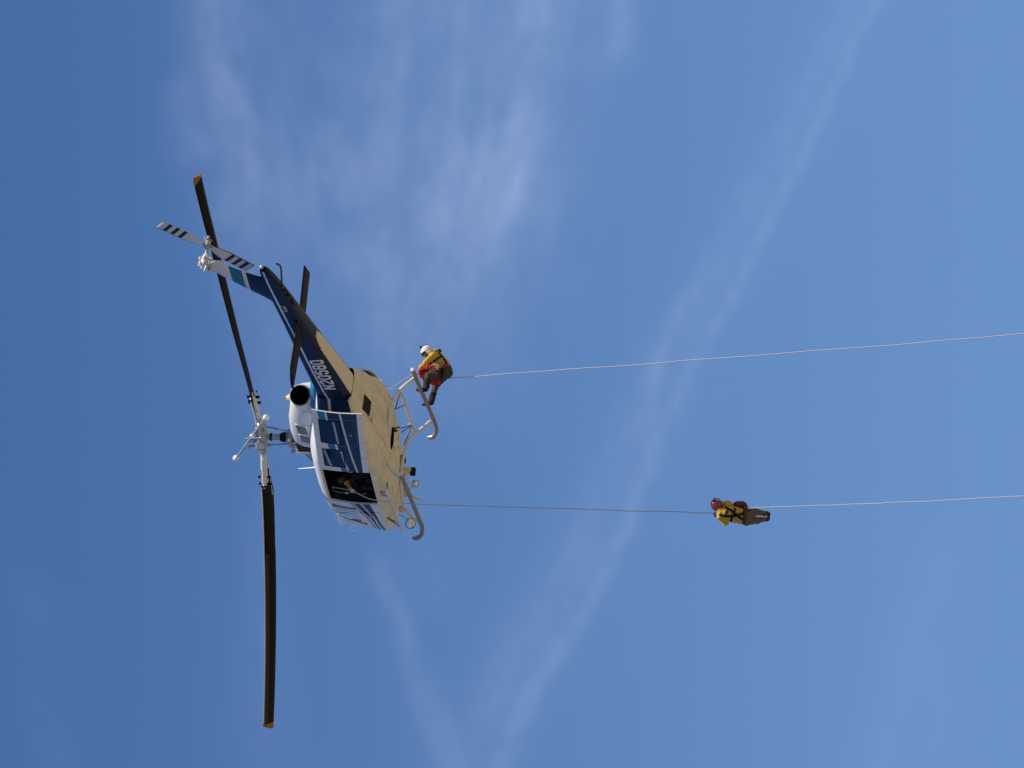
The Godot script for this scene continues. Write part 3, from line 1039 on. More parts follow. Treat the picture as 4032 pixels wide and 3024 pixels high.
func make_main_rotor() -> void:
	# mast and swashplate
	var st := mb()
	tube(st, [Vector3(0, 2.55, 0), Vector3(0.01, 3.05, 0), Vector3(0.03, 3.5, 0), Vector3(0.04, 4.02, 0)], [0.10, 0.085, 0.075, 0.06], 16)
	var mast := build(st, "mast", M.grey_metal, heli)
	st = mb()
	loft(st, [disc_ring(Vector3(0, 2.80, 0), Vector3.UP, 0.19, 20), disc_ring(Vector3(0, 2.92, 0), Vector3.UP, 0.21, 20), disc_ring(Vector3(0, 2.98, 0), Vector3.UP, 0.25, 20), disc_ring(Vector3(0, 3.05, 0), Vector3.UP, 0.26, 20), disc_ring(Vector3(0, 3.09, 0), Vector3.UP, 0.20, 20), disc_ring(Vector3(0, 3.14, 0), Vector3.UP, 0.13, 20)])
	build(st, "swashplate", M.grey_metal, mast)
	for a in [0.5, 2.2, 4.0, 5.4]:
		st = mb()
		var d := Vector3(cos(a), 0, sin(a))
		tube(st, [d * 0.18 + Vector3(0, 2.96, 0), d * 0.36 + Vector3(0, 2.99, 0)], 0.04, 8)
		ellipsoid(st, d * 0.36 + Vector3(0, 2.99, 0), Vector3(0.055, 0.05, 0.055), Basis(), 8)
		tube(st, [d * 0.35 + Vector3(0, 2.99, 0), d * 0.30 + Vector3(0, 2.6, 0)], 0.02, 8)
		build(st, "control_arm", M.steel, mast)
	st = mb()
	loft(st, [disc_ring(Vector3(0.01, 3.14, 0), Vector3.UP, 0.10, 16), disc_ring(Vector3(0.015, 3.20, 0), Vector3.UP, 0.13, 16), disc_ring(Vector3(0.02, 3.30, 0), Vector3.UP, 0.10, 16)])
	build(st, "mast_boot", M.black, mast)
	for e in [[Vector3(0.16, 3.08, -0.10), Vector3(0.36, 4.10, -0.12)], [Vector3(-0.13, 3.08, 0.10), Vector3(-0.16, 3.66, 0.18)]]:
		st = mb()
		tube(st, [e[0], e[0].lerp(e[1], 0.45), e[0].lerp(e[1], 0.5), e[0].lerp(e[1], 0.55), e[1]], [0.022, 0.022, 0.040, 0.022, 0.022], 8)
		ellipsoid(st, e[0], Vector3.ONE * 0.04, Basis(), 8)
		ellipsoid(st, e[1], Vector3.ONE * 0.04, Basis(), 8)
		build(st, "pitch_link", M.steel, mast)
	st = mb()
	loft(st, [disc_ring(Vector3(0.03, 3.50, 0), Vector3.UP, 0.085, 16), disc_ring(Vector3(0.03, 3.53, 0), Vector3.UP, 0.10, 16), disc_ring(Vector3(0.03, 3.56, 0), Vector3.UP, 0.085, 16)])
	build(st, "mast_collar", M.black, mast)
	# hub
	var ld := Vector3(0.575, 0, -0.818).normalized()
	var ud := Vector3(-0.868, 0, 0.497).normalized()
	st = mb()
	ellipsoid(st, HUB, Vector3(0.20, 0.15, 0.20), Basis(), 18)
	tube(st, [HUB + ld * 0.10, HUB + ld * 0.42 + Vector3(0, -0.02, 0)], [0.12, 0.10], 12)
	tube(st, [HUB + ud * 0.10, HUB + ud * 0.42 + Vector3(0, 0.04, 0)], [0.12, 0.10], 12)
	loft(st, [disc_ring(HUB + Vector3(0, 0.10, 0), Vector3.UP, 0.12, 14), disc_ring(HUB + Vector3(0, 0.24, 0), Vector3.UP, 0.09, 14), disc_ring(HUB + Vector3(0, 0.30, 0), Vector3.UP, 0.05, 14)])
	var hub := build(st, "rotor_hub", M.grey_metal, heli)
	for e in [[ld, LOWP, 1.0], [ud, UPP, -1.0]]:
		var ex: Vector3 = e[0]
		var sd := ex.cross(Vector3.UP).normalized()
		# pillow block, pitch horn and its turnbuckle on each side of the hub
		st = mb()
		box(st, HUB + ex * 0.20 + Vector3(0, 0.02, 0), Vector3(0.22, 0.24, 0.30), Basis(ex, Vector3.UP, ex.cross(Vector3.UP)), 0.03)
		tube(st, [HUB + ex * 0.34 + sd * 0.17, HUB + ex * 0.34 - sd * 0.17], 0.05, 12)
		build(st, "pillow_block", M.grey_metal, hub)
		st = mb()
		tube(st, smooth_path([HUB + ex * 0.52, HUB + ex * 0.44 + sd * 0.20, HUB + ex * 0.20 + sd * 0.34 + Vector3(0, -0.05, 0)], 4), [0.055, 0.05, 0.048, 0.045, 0.042, 0.04, 0.037, 0.034, 0.03], 8)
		ellipsoid(st, HUB + ex * 0.20 + sd * 0.34 + Vector3(0, -0.05, 0), Vector3.ONE * 0.045, Basis(), 8)
		build(st, "pitch_horn", M.steel, hub)
		st = mb()
		tube(st, [HUB + ex * 0.20 + sd * 0.34 + Vector3(0, -0.05, 0), HUB + ex * 0.12 + sd * 0.26 + Vector3(0, 0.36, 0)], 0.018, 8)
		build(st, "mixing_link", M.steel, hub)
	# stabiliser bar with its weights
	var b0 := Vector3(1.03, 4.56, -0.14)
	var b1 := Vector3(-1.00, 3.48, 0.02)
	st = mb()
	tube(st, [b0, b0.lerp(b1, 0.30), b0.lerp(b1, 0.5), b0.lerp(b1, 0.70), b1], [0.020, 0.026, 0.034, 0.026, 0.020], 10)
	var bar := build(st, "stabiliser_bar", M.grey_metal, hub)
	for e in [[b0, b1], [b1, b0]]:
		var d: Vector3 = (e[0] - e[1]).normalized()
		tube_into(heli_part("bar_weight", M.white, hub), [e[0] - d * 0.10, e[0] - d * 0.03, e[0] + d * 0.03, e[0] + d * 0.06], [0.030, 0.075, 0.078, 0.040], 12)
	st = mb()
	for s in [-1.0, 1.0]:
		var o2: Vector3 = Vector3(0.07, 0, 0.10) * s
		tube(st, [HUB + Vector3(0.10, 0.14, 0) + o2, b0.lerp(b1, 0.34) + o2 * 0.8, b0.lerp(b1, 0.26) + o2 * 0.5], 0.024, 8)
		tube(st, [HUB + Vector3(-0.10, 0.10, 0) + o2, b0.lerp(b1, 0.60) + o2], 0.024, 8)
	tube(st, [HUB + Vector3(0, 0.30, 0), HUB + Vector3(0.30, 0.34, -0.06), b0.lerp(b1, 0.30)], 0.03, 8)
	build(st, "bar_frame", M.steel, hub)
	M.abrasion = mat(0.040, 0.035, 0.030, 0.6)
	M.abrasion.metallic_specular = 0.2
	M.grip = mat(0.56, 0.57, 0.57, 0.45)
	# blades: grip, drag brace, blade with its coloured tip
	for e in [[ld, LOWP, Vector3(-0.818, 0, -0.575), [Vector2(0.7, 18.0), Vector2(3.6, 15.5), Vector2(7.3, 12.5)], true], [ud, UPP, Vector3(0.497, 0, 0.868), [Vector2(0.7, 10.0), Vector2(1.8, 9.0), Vector2(4.3, 4.0), Vector2(7.3, -1.0)], false]]:
		var dir: Vector3 = e[0]
		var prof: Array = e[1]
		var rings := []
		var cols := []
		var edge: Vector3 = e[2].normalized()
		var rr := [0.80, 0.95, 1.3, 1.8, 2.3, 2.75, 2.85, 3.5, 4.2, 4.9, 5.6, 6.2, 6.6, 6.9, 7.04, 7.05, 7.12, 7.20, 7.28]
		for r in rr:
			var chord := 0.575 if r < 2.8 else 0.60
			if r < 1.0:
				chord = 0.42
			var pitch := deg_to_rad(interp(e[3], r))
			var ring := blade_section(dir, r, interp(prof, r), chord, pitch, edge)
			if r > 7.0:
				# the tip is cut off slanting
				for k in ring.size():
					var f: float = (ring[k] - (HUB + dir * r)).dot(edge) / chord
					ring[k] -= dir * maxf(0.0, (f + 0.4)) * (r - 7.04) * 0.9
			rings.append(ring)
		for i in rr.size():
			var base := Color(0.009, 0.0085, 0.0075)
			cols.append(Color(0.32, 0.17, 0.03) if rr[i] > 7.11 else base)
		st = mb()
		loft(st, rings, true, true, cols)
		var bl := build(st, "rotor_blade", M.blade, heli)
		bl.set_meta("label", "long dark main rotor blade with an ochre tip")
		# metal leading edge strip
		st = mb()
		for i in rr.size() - 5:
			for k in [12, 0]:
				var k2: int = (k + 1) % 13
				var g := dir.cross(edge).normalized() * 0.0
				quad(st, rings[i][k] + edge * 0.004 + g, rings[i][k2] + edge * 0.004 + g, rings[i + 1][k2] + edge * 0.004 + g, rings[i + 1][k] + edge * 0.004 + g)
		build(st, "leading_edge", mat(0.45, 0.43, 0.40, 0.4, 0.3), bl)
		# worn abrasion cover under the leading edge
		st = mb()
		for i in range(6, rr.size() - 4):
			for k in [10, 11]:
				var dn2: Vector3 = (rings[i][8] - rings[i][5]).normalized() * 0.004
				quad(st, rings[i][k] + dn2, rings[i][k + 1] + dn2, rings[i + 1][k + 1] + dn2, rings[i + 1][k] + dn2)
		build(st, "abrasion_strip", M.abrasion, bl)
		# grip
		st = mb()
		var gp := []
		for r in [0.30, 0.55, 0.80, 1.05, 1.18]:
			var c: Vector3 = HUB + dir * r
			c.y = interp(prof, r)
			gp.append(c)
		tube(st, gp, [0.085, 0.092, 0.095, 0.10, 0.07], 14, 0.8)
		for s in [-1.0, 1.0]:
			ellipsoid(st, gp[4] + edge * 0.15 * s, Vector3(0.065, 0.05, 0.065), Basis(), 10)
		for s in [-1.0, 1.0]:
			tube(st, [gp[1] + edge * 0.12 * s, gp[3] + edge * 0.16 * s, gp[4] + edge * 0.16 * s], [0.04, 0.045, 0.04], 8)
		var grip := build(st, "blade_grip", M.grip, bl)
		st = mb()
		for r in [0.98, 1.14]:
			var c: Vector3 = HUB + dir * r + edge * 0.02
			c.y = interp(prof, r)
			tube(st, [c + Vector3(0, -0.15, 0), c + Vector3(0, 0.15, 0)], 0.035, 10)
		tube(st, [gp[4] + edge * 0.19 + Vector3(0, -0.07, 0), gp[4] + edge * 0.19 + Vector3(0, 0.07, 0)], 0.028, 8)
		tube(st, [gp[4] - edge * 0.19 + Vector3(0, -0.07, 0), gp[4] - edge * 0.19 + Vector3(0, 0.07, 0)], 0.028, 8)
		build(st, "blade_bolt", M.black, bl)
		st = mb()
		tube(st, [gp[1] - edge * 0.22 + Vector3(0, -0.03, 0), HUB + dir * 1.45 - edge * 0.24 + Vector3(0, interp(prof, 1.45) - HUB.y - 0.08, 0)], 0.022, 8)
		build(st, "drag_brace", M.steel, bl)

func heli_part(called: String, m: Material, parent: Node) -> Array:
	return [called, m, parent]

func tube_into(spec: Array, pts: Array, radii, n: int) -> void:
	var st := mb()
	tube(st, pts, radii, n)
	build(st, spec[0], spec[1], spec[2])

# ------------------------------------------------------------------ tail
const BOOM := [ # x, half width, bottom, top
	[-2.95, 0.415, 1.07, 1.93], [-3.3, 0.395, 1.13, 1.95], [-4.0, 0.355, 1.25, 2.01], [-4.7, 0.315, 1.38, 2.06], [-5.5, 0.27, 1.53, 2.115], [-6.3, 0.23, 1.675, 2.165], [-7.0, 0.195, 1.80, 2.22], [-7.6, 0.165, 1.91, 2.265], [-8.1, 0.13, 2.01, 2.30], [-8.45, 0.085, 2.10, 2.30], [-8.56, 0.05, 2.16, 2.28]]

func boom_v(x: float, k: int) -> float:
	for i in BOOM.size() - 1:
		if x >= BOOM[i + 1][0]:
			return lerpf(BOOM[i][k], BOOM[i + 1][k], (BOOM[i][0] - x) / (BOOM[i][0] - BOOM[i + 1][0]))
	return BOOM[-1][k]

func boom_point(x: float, a: float) -> Vector3:
	# a: 0 at the keel, PI/2 port side, PI on top
	var w := boom_v(x, 1)
	var y0 := boom_v(x, 2)
	var y1 := boom_v(x, 3)
	var c := -cos(a)
	var s := sin(a)
	var p := 0.62
	var yy := signf(c) * pow(absf(c), p)
	var zz := signf(s) * pow(absf(s), p)
	return Vector3(x, (y0 + y1) * 0.5 + yy * (y1 - y0) * 0.5, -zz * w * (1.0 - 0.07 * smoothstep(0.0, 0.7, yy)))

func boom_side_z(x: float, y: float) -> float:
	var y0 := boom_v(x, 2)
	var y1 := boom_v(x, 3)
	var t := clampf((y - (y0 + y1) * 0.5) / ((y1 - y0) * 0.5), -1, 1)
	var c := pow(absf(t), 1.0 / 0.62)
	return pow(sqrt(maxf(0.0, 1.0 - c * c)), 0.62) * boom_v(x, 1) * (1.0 - 0.07 * smoothstep(0.0, 0.7, t))

func make_tail() -> void:
	var st := mb()
	var nx := 150
	var na := 80
	for i in nx:
		var x0 := lerpf(-2.95, -8.56, float(i) / nx)
		var x1 := lerpf(-2.95, -8.56, float(i + 1) / nx)
		for k in na:
			var a0 := TAU * k / na
			var a1 := TAU * (k + 1) / na
			var am := (a0 + a1) * 0.5
			var xm := (x0 + x1) * 0.5
			var col := NAVY * 0.8
			var fold := am if am < PI else TAU - am
			var lim := 0.72
			if fold < lim:
				if xm > -5.55 and fold < lim - 0.26 and (xm + 5.55 > 0.5 * pow(fold / 0.46, 2.0)):
					col = CREAM
			quad(st, boom_point(x0, a0), boom_point(x0, a1), boom_point(x1, a1), boom_point(x1, a0), Color(col.r, col.g, col.b))
	var boom := build(st, "tail_boom", M.vpaint, heli)
	# white line along the side
	var line := [Vector2(-2.96, 1.60), Vector2(-3.32, 1.67), Vector2(-4.3, 1.79), Vector2(-5.35, 1.89), Vector2(-5.94, 1.95), Vector2(-7.16, 2.075), Vector2(-8.07, 2.165), Vector2(-8.5, 2.21)]
	for s in [-1.0, 1.0]:
		st = mb()
		for i in 60:
			var q := []
			for d in [[0, -1], [0, 1], [1, 1], [1, -1]]:
				var x := lerpf(-2.96, -8.5, (i + d[0]) / 60.0)
				var y: float = line_y(line, x) + d[1] * (0.026 if x > -7.6 else 0.020)
				q.append(Vector3(x, y, s * (boom_side_z(x, y) + 0.004)))
			quad(st, q[0], q[1], q[2], q[3])
		build(st, "white_line", M.letter, boom)
	# registration lettering on both sides, each letter a flat shape laid on the curved skin
	var glyphs := {
		"N": [[[0, 0], [0, 1]], [[0, 1], [1, 0]], [[1, 0], [1, 1]]],
		"2": [[[0, 0.78], [0.08, 0.93], [0.3, 1], [0.7, 1], [0.92, 0.93], [1, 0.78], [1, 0.64], [0.9, 0.5], [0.1, 0.18], [0, 0.0], [1, 0.0]]],
		"0": [[[0.25, 0], [0.06, 0.08], [0, 0.25], [0, 0.75], [0.06, 0.92], [0.25, 1], [0.75, 1], [0.94, 0.92], [1, 0.75], [1, 0.25], [0.94, 0.08], [0.75, 0], [0.25, 0]]],
		"5": [[[0.95, 1], [0, 1], [0, 0.56], [0.3, 0.62], [0.7, 0.62], [0.93, 0.54], [1, 0.4], [1, 0.22], [0.92, 0.07], [0.7, 0], [0.3, 0], [0.08, 0.07], [0, 0.22]]],
		"B": [[[0, 0], [0, 1], [0.7, 1], [0.92, 0.93], [0.96, 0.78], [0.92, 0.6], [0.7, 0.52], [0.0, 0.52]], [[0.7, 0.52], [0.94, 0.44], [1, 0.27], [0.94, 0.08], [0.7, 0], [0, 0]]],
		"D": [[[0, 0], [0, 1], [0.65, 1], [0.92, 0.9], [1, 0.7], [1, 0.3], [0.92, 0.1], [0.65, 0], [0, 0]]]}
	for s in [-1.0, 1.0]:
		var word := "N205BD"
		for li in 6:
			st = mb()
			var adv := 1.36 / 6.0
			var lw := adv * 0.62
			for stroke in glyphs[word[li]]:
				var pts2 := []
				for i in stroke.size() - 1:
					for k in 6:
						pts2.append(Vector2(stroke[i][0], stroke[i][1]).lerp(Vector2(stroke[i + 1][0], stroke[i + 1][1]), k / 6.0))
				pts2.append(Vector2(stroke[-1][0], stroke[-1][1]))
				for i in pts2.size():
					pts2[i] = Vector2(li * adv + 0.02 + pts2[i].x * lw, 0.024 + pts2[i].y * 0.252)
				for i in pts2.size() - 1:
					var d: Vector2 = (pts2[i + 1] - pts2[i]).normalized()
					var nn := d.orthogonal() * 0.028
					var ext := d * 0.010
					var q := []
					for c in [pts2[i] - nn - ext, pts2[i] + nn - ext, pts2[i + 1] + nn + ext, pts2[i + 1] - nn + ext]:
						# along the boom from the front (port side) or from the rear (starboard side)
						var run: float = c.x if s < 0 else 1.36 - c.x
						var x := -3.50 - run
						var y: float = 1.345 + run * 0.108 + c.y
						q.append(Vector3(x, y, s * (boom_side_z(x, y) + 0.006 + 0.0004 * (i % 3))))
					if s < 0:
						quad(st, q[0], q[1], q[2], q[3])
					else:
						quad(st, q[3], q[2], q[1], q[0])
			build(st, "registration_letter", M.letter, boom)
	# small operator's emblem: an arch over a line of script
	st = mb()
	var em := func(dx: float, dy: float) -> Vector3:
		var x := -7.06 + dx * 0.97 - dy * 0.1
		var y := 1.985 + dy - dx * 0.12
		return Vector3(x, y, -(boom_side_z(x, y) + 0.004))
	var pa := []
	for k in 9:
		var a := PI * k / 8.0
		pa.append(em.call(-0.13 * cos(a), 0.02 + 0.05 * sin(a)))
	tube(st, pa, 0.007, 5)
	for row in [-0.01, -0.04]:
		var pw := []
		for k in 15:
			pw.append(em.call(-0.12 + 0.24 * k / 14.0, row + 0.012 * sin(k * 2.4)))
		tube(st, pw, 0.006, 5)
	build(st, "operator_emblem", M.letter, boom)
	st = mb()
	ellipsoid(st, Vector3(-3.05, 1.10, -0.385), Vector3(0.045, 0.045, 0.03), Basis(), 10)
	build(st, "position_lamp", mat(0.75, 0.70, 0.5, 0.2), boom)
	st = mb()
	ellipsoid(st, Vector3(-8.60, 2.24, 0), Vector3(0.06, 0.04, 0.04), Basis(), 10)
	build(st, "tail_lamp", mat(0.8, 0.8, 0.8, 0.15), boom)
	st = mb(false)
	box(st, Vector3(-8.30, 2.17, -0.105), Vector3(0.10, 0.05, 0.01), Basis(), 0.002)
	build(st, "red_placard", mat(0.35, 0.06, 0.08, 0.5), boom)
	st = mb()
	tube(st, smooth_path([Vector3(-7.75, 1.93, 0), Vector3(-8.0, 1.90, 0), Vector3(-8.55, 1.82, 0), Vector3(-8.72, 1.83, 0), Vector3(-8.78, 1.89, 0)]), 0.022, 8)
	build(st, "tail_skid", mat(0.05, 0.04, 0.05, 0.5), boom)
	st = mb()
	tube(st, smooth_path([Vector3(-7.0, 1.78, -0.05), Vector3(-7.3, 1.80, -0.06), Vector3(-7.7, 1.88, -0.04)]), 0.018, 6)
	for x in [-7.1, -7.4, -7.65]:
		ellipsoid(st, Vector3(x, boom_v(x, 2) - 0.01, -0.03), Vector3(0.05, 0.03, 0.03), Basis(), 8)
	build(st, "boom_fitting", M.black, boom)

	# fin: y, leading x, trailing x, colour
	var lv := [[2.16, -6.90, -8.12, 0], [2.40, -7.24, -8.19, 0], [2.62, -7.49, -8.34, 0], [2.63, -7.50, -8.345, 1], [2.70, -7.58, -8.40, 1], [2.71, -7.59, -8.405, 2], [2.95, -7.88, -8.61, 2], [2.96, -7.89, -8.62, 3], [3.08, -8.04, -8.84, 3], [3.20, -8.20, -8.85, 3], [3.32, -8.37, -8.78, 3], [3.42, -8.50, -8.72, 3]]
	st = mb()
	var rings := []
	var cols := []
	for e in lv:
		var ring := PackedVector3Array()
		var ch: float = e[1] - e[2]
		for p in [[0, 0], [0.06, 0.42], [0.2, 0.85], [0.4, 1.0], [0.7, 0.62], [1.0, 0.05], [1.0, -0.05], [0.7, -0.62], [0.4, -1.0], [0.2, -0.85], [0.06, -0.42]]:
			# the level lines of the fin slope a little
			ring.append(Vector3(e[1] - ch * p[0], e[0] - 0.03 * (p[0] - 0.5) * 0.0, p[1] * 0.085 * ch))
		rings.append(ring)
		cols.append([Color(0.008, 0.030, 0.090), Color(0.66, 0.66, 0.64), Color(0.025, 0.17, 0.30), Color(0.70, 0.70, 0.68)][e[3]])
	loft(st, rings, true, true, cols)
	var fin := build(st, "tail_fin", M.vpaint, heli)
	# gearbox and output shaft of the tail rotor
	st = mb()
	ellipsoid(st, Vector3(-8.66, 3.46, 0.03), Vector3(0.14, 0.12, 0.11), Basis(), 14)
	loft(st, [disc_ring(Vector3(-8.66, 3.46, 0.08), Vector3(0, 0, 1), 0.13, 14), disc_ring(Vector3(-8.67, 3.46, 0.17), Vector3(0, 0, 1), 0.085, 14), disc_ring(Vector3(-8.69, 3.455, 0.24), Vector3(0, 0, 1), 0.05, 14)])
	tube(st, [Vector3(-8.60, 3.36, 0.0), Vector3(-8.52, 3.26, 0.0)], [0.12, 0.10], 12)
	for a in 6:
		ellipsoid(st, Vector3(-8.66 + 0.14 * cos(a * 1.05), 3.46 + 0.13 * sin(a * 1.05), 0.10), Vector3(0.035, 0.035, 0.045), Basis(), 8)
	for a in 4:
		tube(st, [Vector3(-8.74 + 0.05 * a, 3.42 + 0.02 * a, -0.06), Vector3(-8.76 + 0.05 * a, 3.40 + 0.02 * a, -0.15)], 0.022, 8)
	for a in 8:
		var gd := Vector3(cos(a * 0.785), sin(a * 0.785), 0)
		box(st, Vector3(-8.66, 3.46, 0.0) + gd * 0.125, Vector3(0.05, 0.03, 0.12), Basis(Vector3(0, 0, 1), a * 0.785), 0.006)
	tube(st, [Vector3(-8.56, 3.50, 0.05), Vector3(-8.50, 3.42, 0.10), Vector3(-8.46, 3.34, 0.04)], 0.02, 6)
	build(st, "tail_gearbox", mat(0.62, 0.61, 0.56, 0.4), fin)
	st = mb()
	tube(st, [Vector3(-8.69, 3.455, 0.2), Vector3(-8.76, 3.45, 0.42)], 0.035, 10)
	build(st, "output_shaft", M.steel, fin)
	# tail rotor
	var tc := Vector3(-8.76, 3.45, 0.40)
	st = mb()
	ellipsoid(st, tc, Vector3(0.085, 0.085, 0.07), Basis(), 12)
	tube(st, [tc + Vector3(0, 0, 0.04), tc + Vector3(0.01, 0.0, 0.20)], [0.045, 0.03], 10)
	for s in [-1.0, 1.0]:
		tube(st, [tc + Vector3(-0.06, 0.05, 0.16) * Vector3(s, s, 1), tc + Vector3(-0.10, 0.02, 0.05) * Vector3(s, s, 1)], 0.014, 6)
		ellipsoid(st, tc + Vector3(-0.06, 0.05, 0.16) * Vector3(s, s, 1), Vector3.ONE * 0.03, Basis(), 8)
		ellipsoid(st, tc + Vector3(-0.07, 0.09, 0.02) * Vector3(s, s, 1), Vector3.ONE * 0.035, Basis(), 8)
	ellipsoid(st, tc + Vector3(0.015, 0, 0.22), Vector3.ONE * 0.035, Basis(), 8)
	var trh := build(st, "tail_rotor_hub", M.grey_metal, heli)
	for e in [[Vector3(-0.70, 0.715, 0.02), 1.20, 0.10], [Vector3(0.785, -0.62, 0.0), 1.25, -0.20]]:
		var dir: Vector3 = e[0].normalized()
		var side := Vector3(0, 0, 1).cross(dir).normalized()  # towards the trailing edge
		var rl: Array = []
		var cl: Array = []
		var R: float = e[1]
		var marks := [0.10, 0.18, 0.30, 0.42, 0.485, 0.49, 0.565, 0.57, 0.645, 0.65, 0.725, 0.73, 0.805, 0.81, 0.885, 0.89, 1.0]
		for m in marks:
			var ch: float = 0.29 * smoothstep(0.02, 0.42, m) * 0.55 + 0.29 * 0.45
			var ring := PackedVector3Array()
			for p in [[-0.5, 0.0], [-0.42, 0.030], [-0.2, 0.045], [0.1, 0.035], [0.5, 0.004], [0.5, -0.004], [0.1, -0.035], [-0.2, -0.045], [-0.42, -0.030]]:
				ring.append(tc + dir * m * R + side * p[0] * ch + Vector3(0, 0, 1) * (p[1] * 0.7 * ch + e[2] * p[0] * ch))
			rl.append(ring)
			var i := marks.find(m)
			cl.append(Color(0.008, 0.010, 0.035) if i in [5, 9, 13] else Color(0.62, 0.62, 0.61))
		st = mb()
		loft(st, rl, true, true, cl)
		var tb := build(st, "tail_rotor_blade", M.vflat, heli)
		tb.set_meta("label", "white tail rotor blade with three dark bands")
		st = mb()
		for i in rl.size() - 1:
			for k in [8, 0, 1]:
				var k2: int = (k + 1) % 9
				quad(st, rl[i][k] - side * 0.003, rl[i][k2] - side * 0.003, rl[i + 1][k2] - side * 0.003, rl[i + 1][k] - side * 0.003)
		build(st, "deice_strip", mat(0.16, 0.16, 0.17, 0.6), tb)
	# elevators
	M.elev = mat(0.024, 0.019, 0.016, 0.6)
	M.elev.metallic_specular = 0.2
	for e in [[[-6.50, 0.10, -5.66, 0.16], [-6.53, 1.20, -5.64, 1.42]], [[-6.52, -0.10, -5.70, -0.16], [-6.57, -1.36, -5.80, -1.52]]]:
		st = mb()
		var rg := []
		for i in 9:
			var t := i / 8.0
			var xa: float = lerpf(e[0][0], e[1][0], t)
			var za: float = lerpf(e[0][1], e[1][1], t)
			var xb: float = lerpf(e[0][2], e[1][2], t)
			var zb: float = lerpf(e[0][3], e[1][3], t)
			var ring := PackedVector3Array()
			var y := 1.80 + 0.02 * t
			var th := 0.05 * (1.0 - 0.25 * t)
			for p in [[0.0, 0.0], [0.04, 0.55], [0.15, 0.9], [0.35, 1.0], [0.7, 0.55], [1.0, 0.05], [1.0, -0.05], [0.7, -0.55], [0.35, -1.0], [0.15, -0.9], [0.04, -0.55]]:
				ring.append(Vector3(lerpf(xb, xa, p[0]), y + p[1] * th + 0.05 * (0.5 - p[0]), lerpf(zb, za, p[0])))
			rg.append(ring)
		loft(st, rg)
		build(st, "elevator", M.elev, heli)

func line_y(tab: Array, x: float) -> float:
	for i in tab.size() - 1:
		if x >= tab[i + 1].x:
			return lerpf(tab[i].y, tab[i + 1].y, (tab[i].x - x) / (tab[i].x - tab[i + 1].x))
	return tab[-1].y

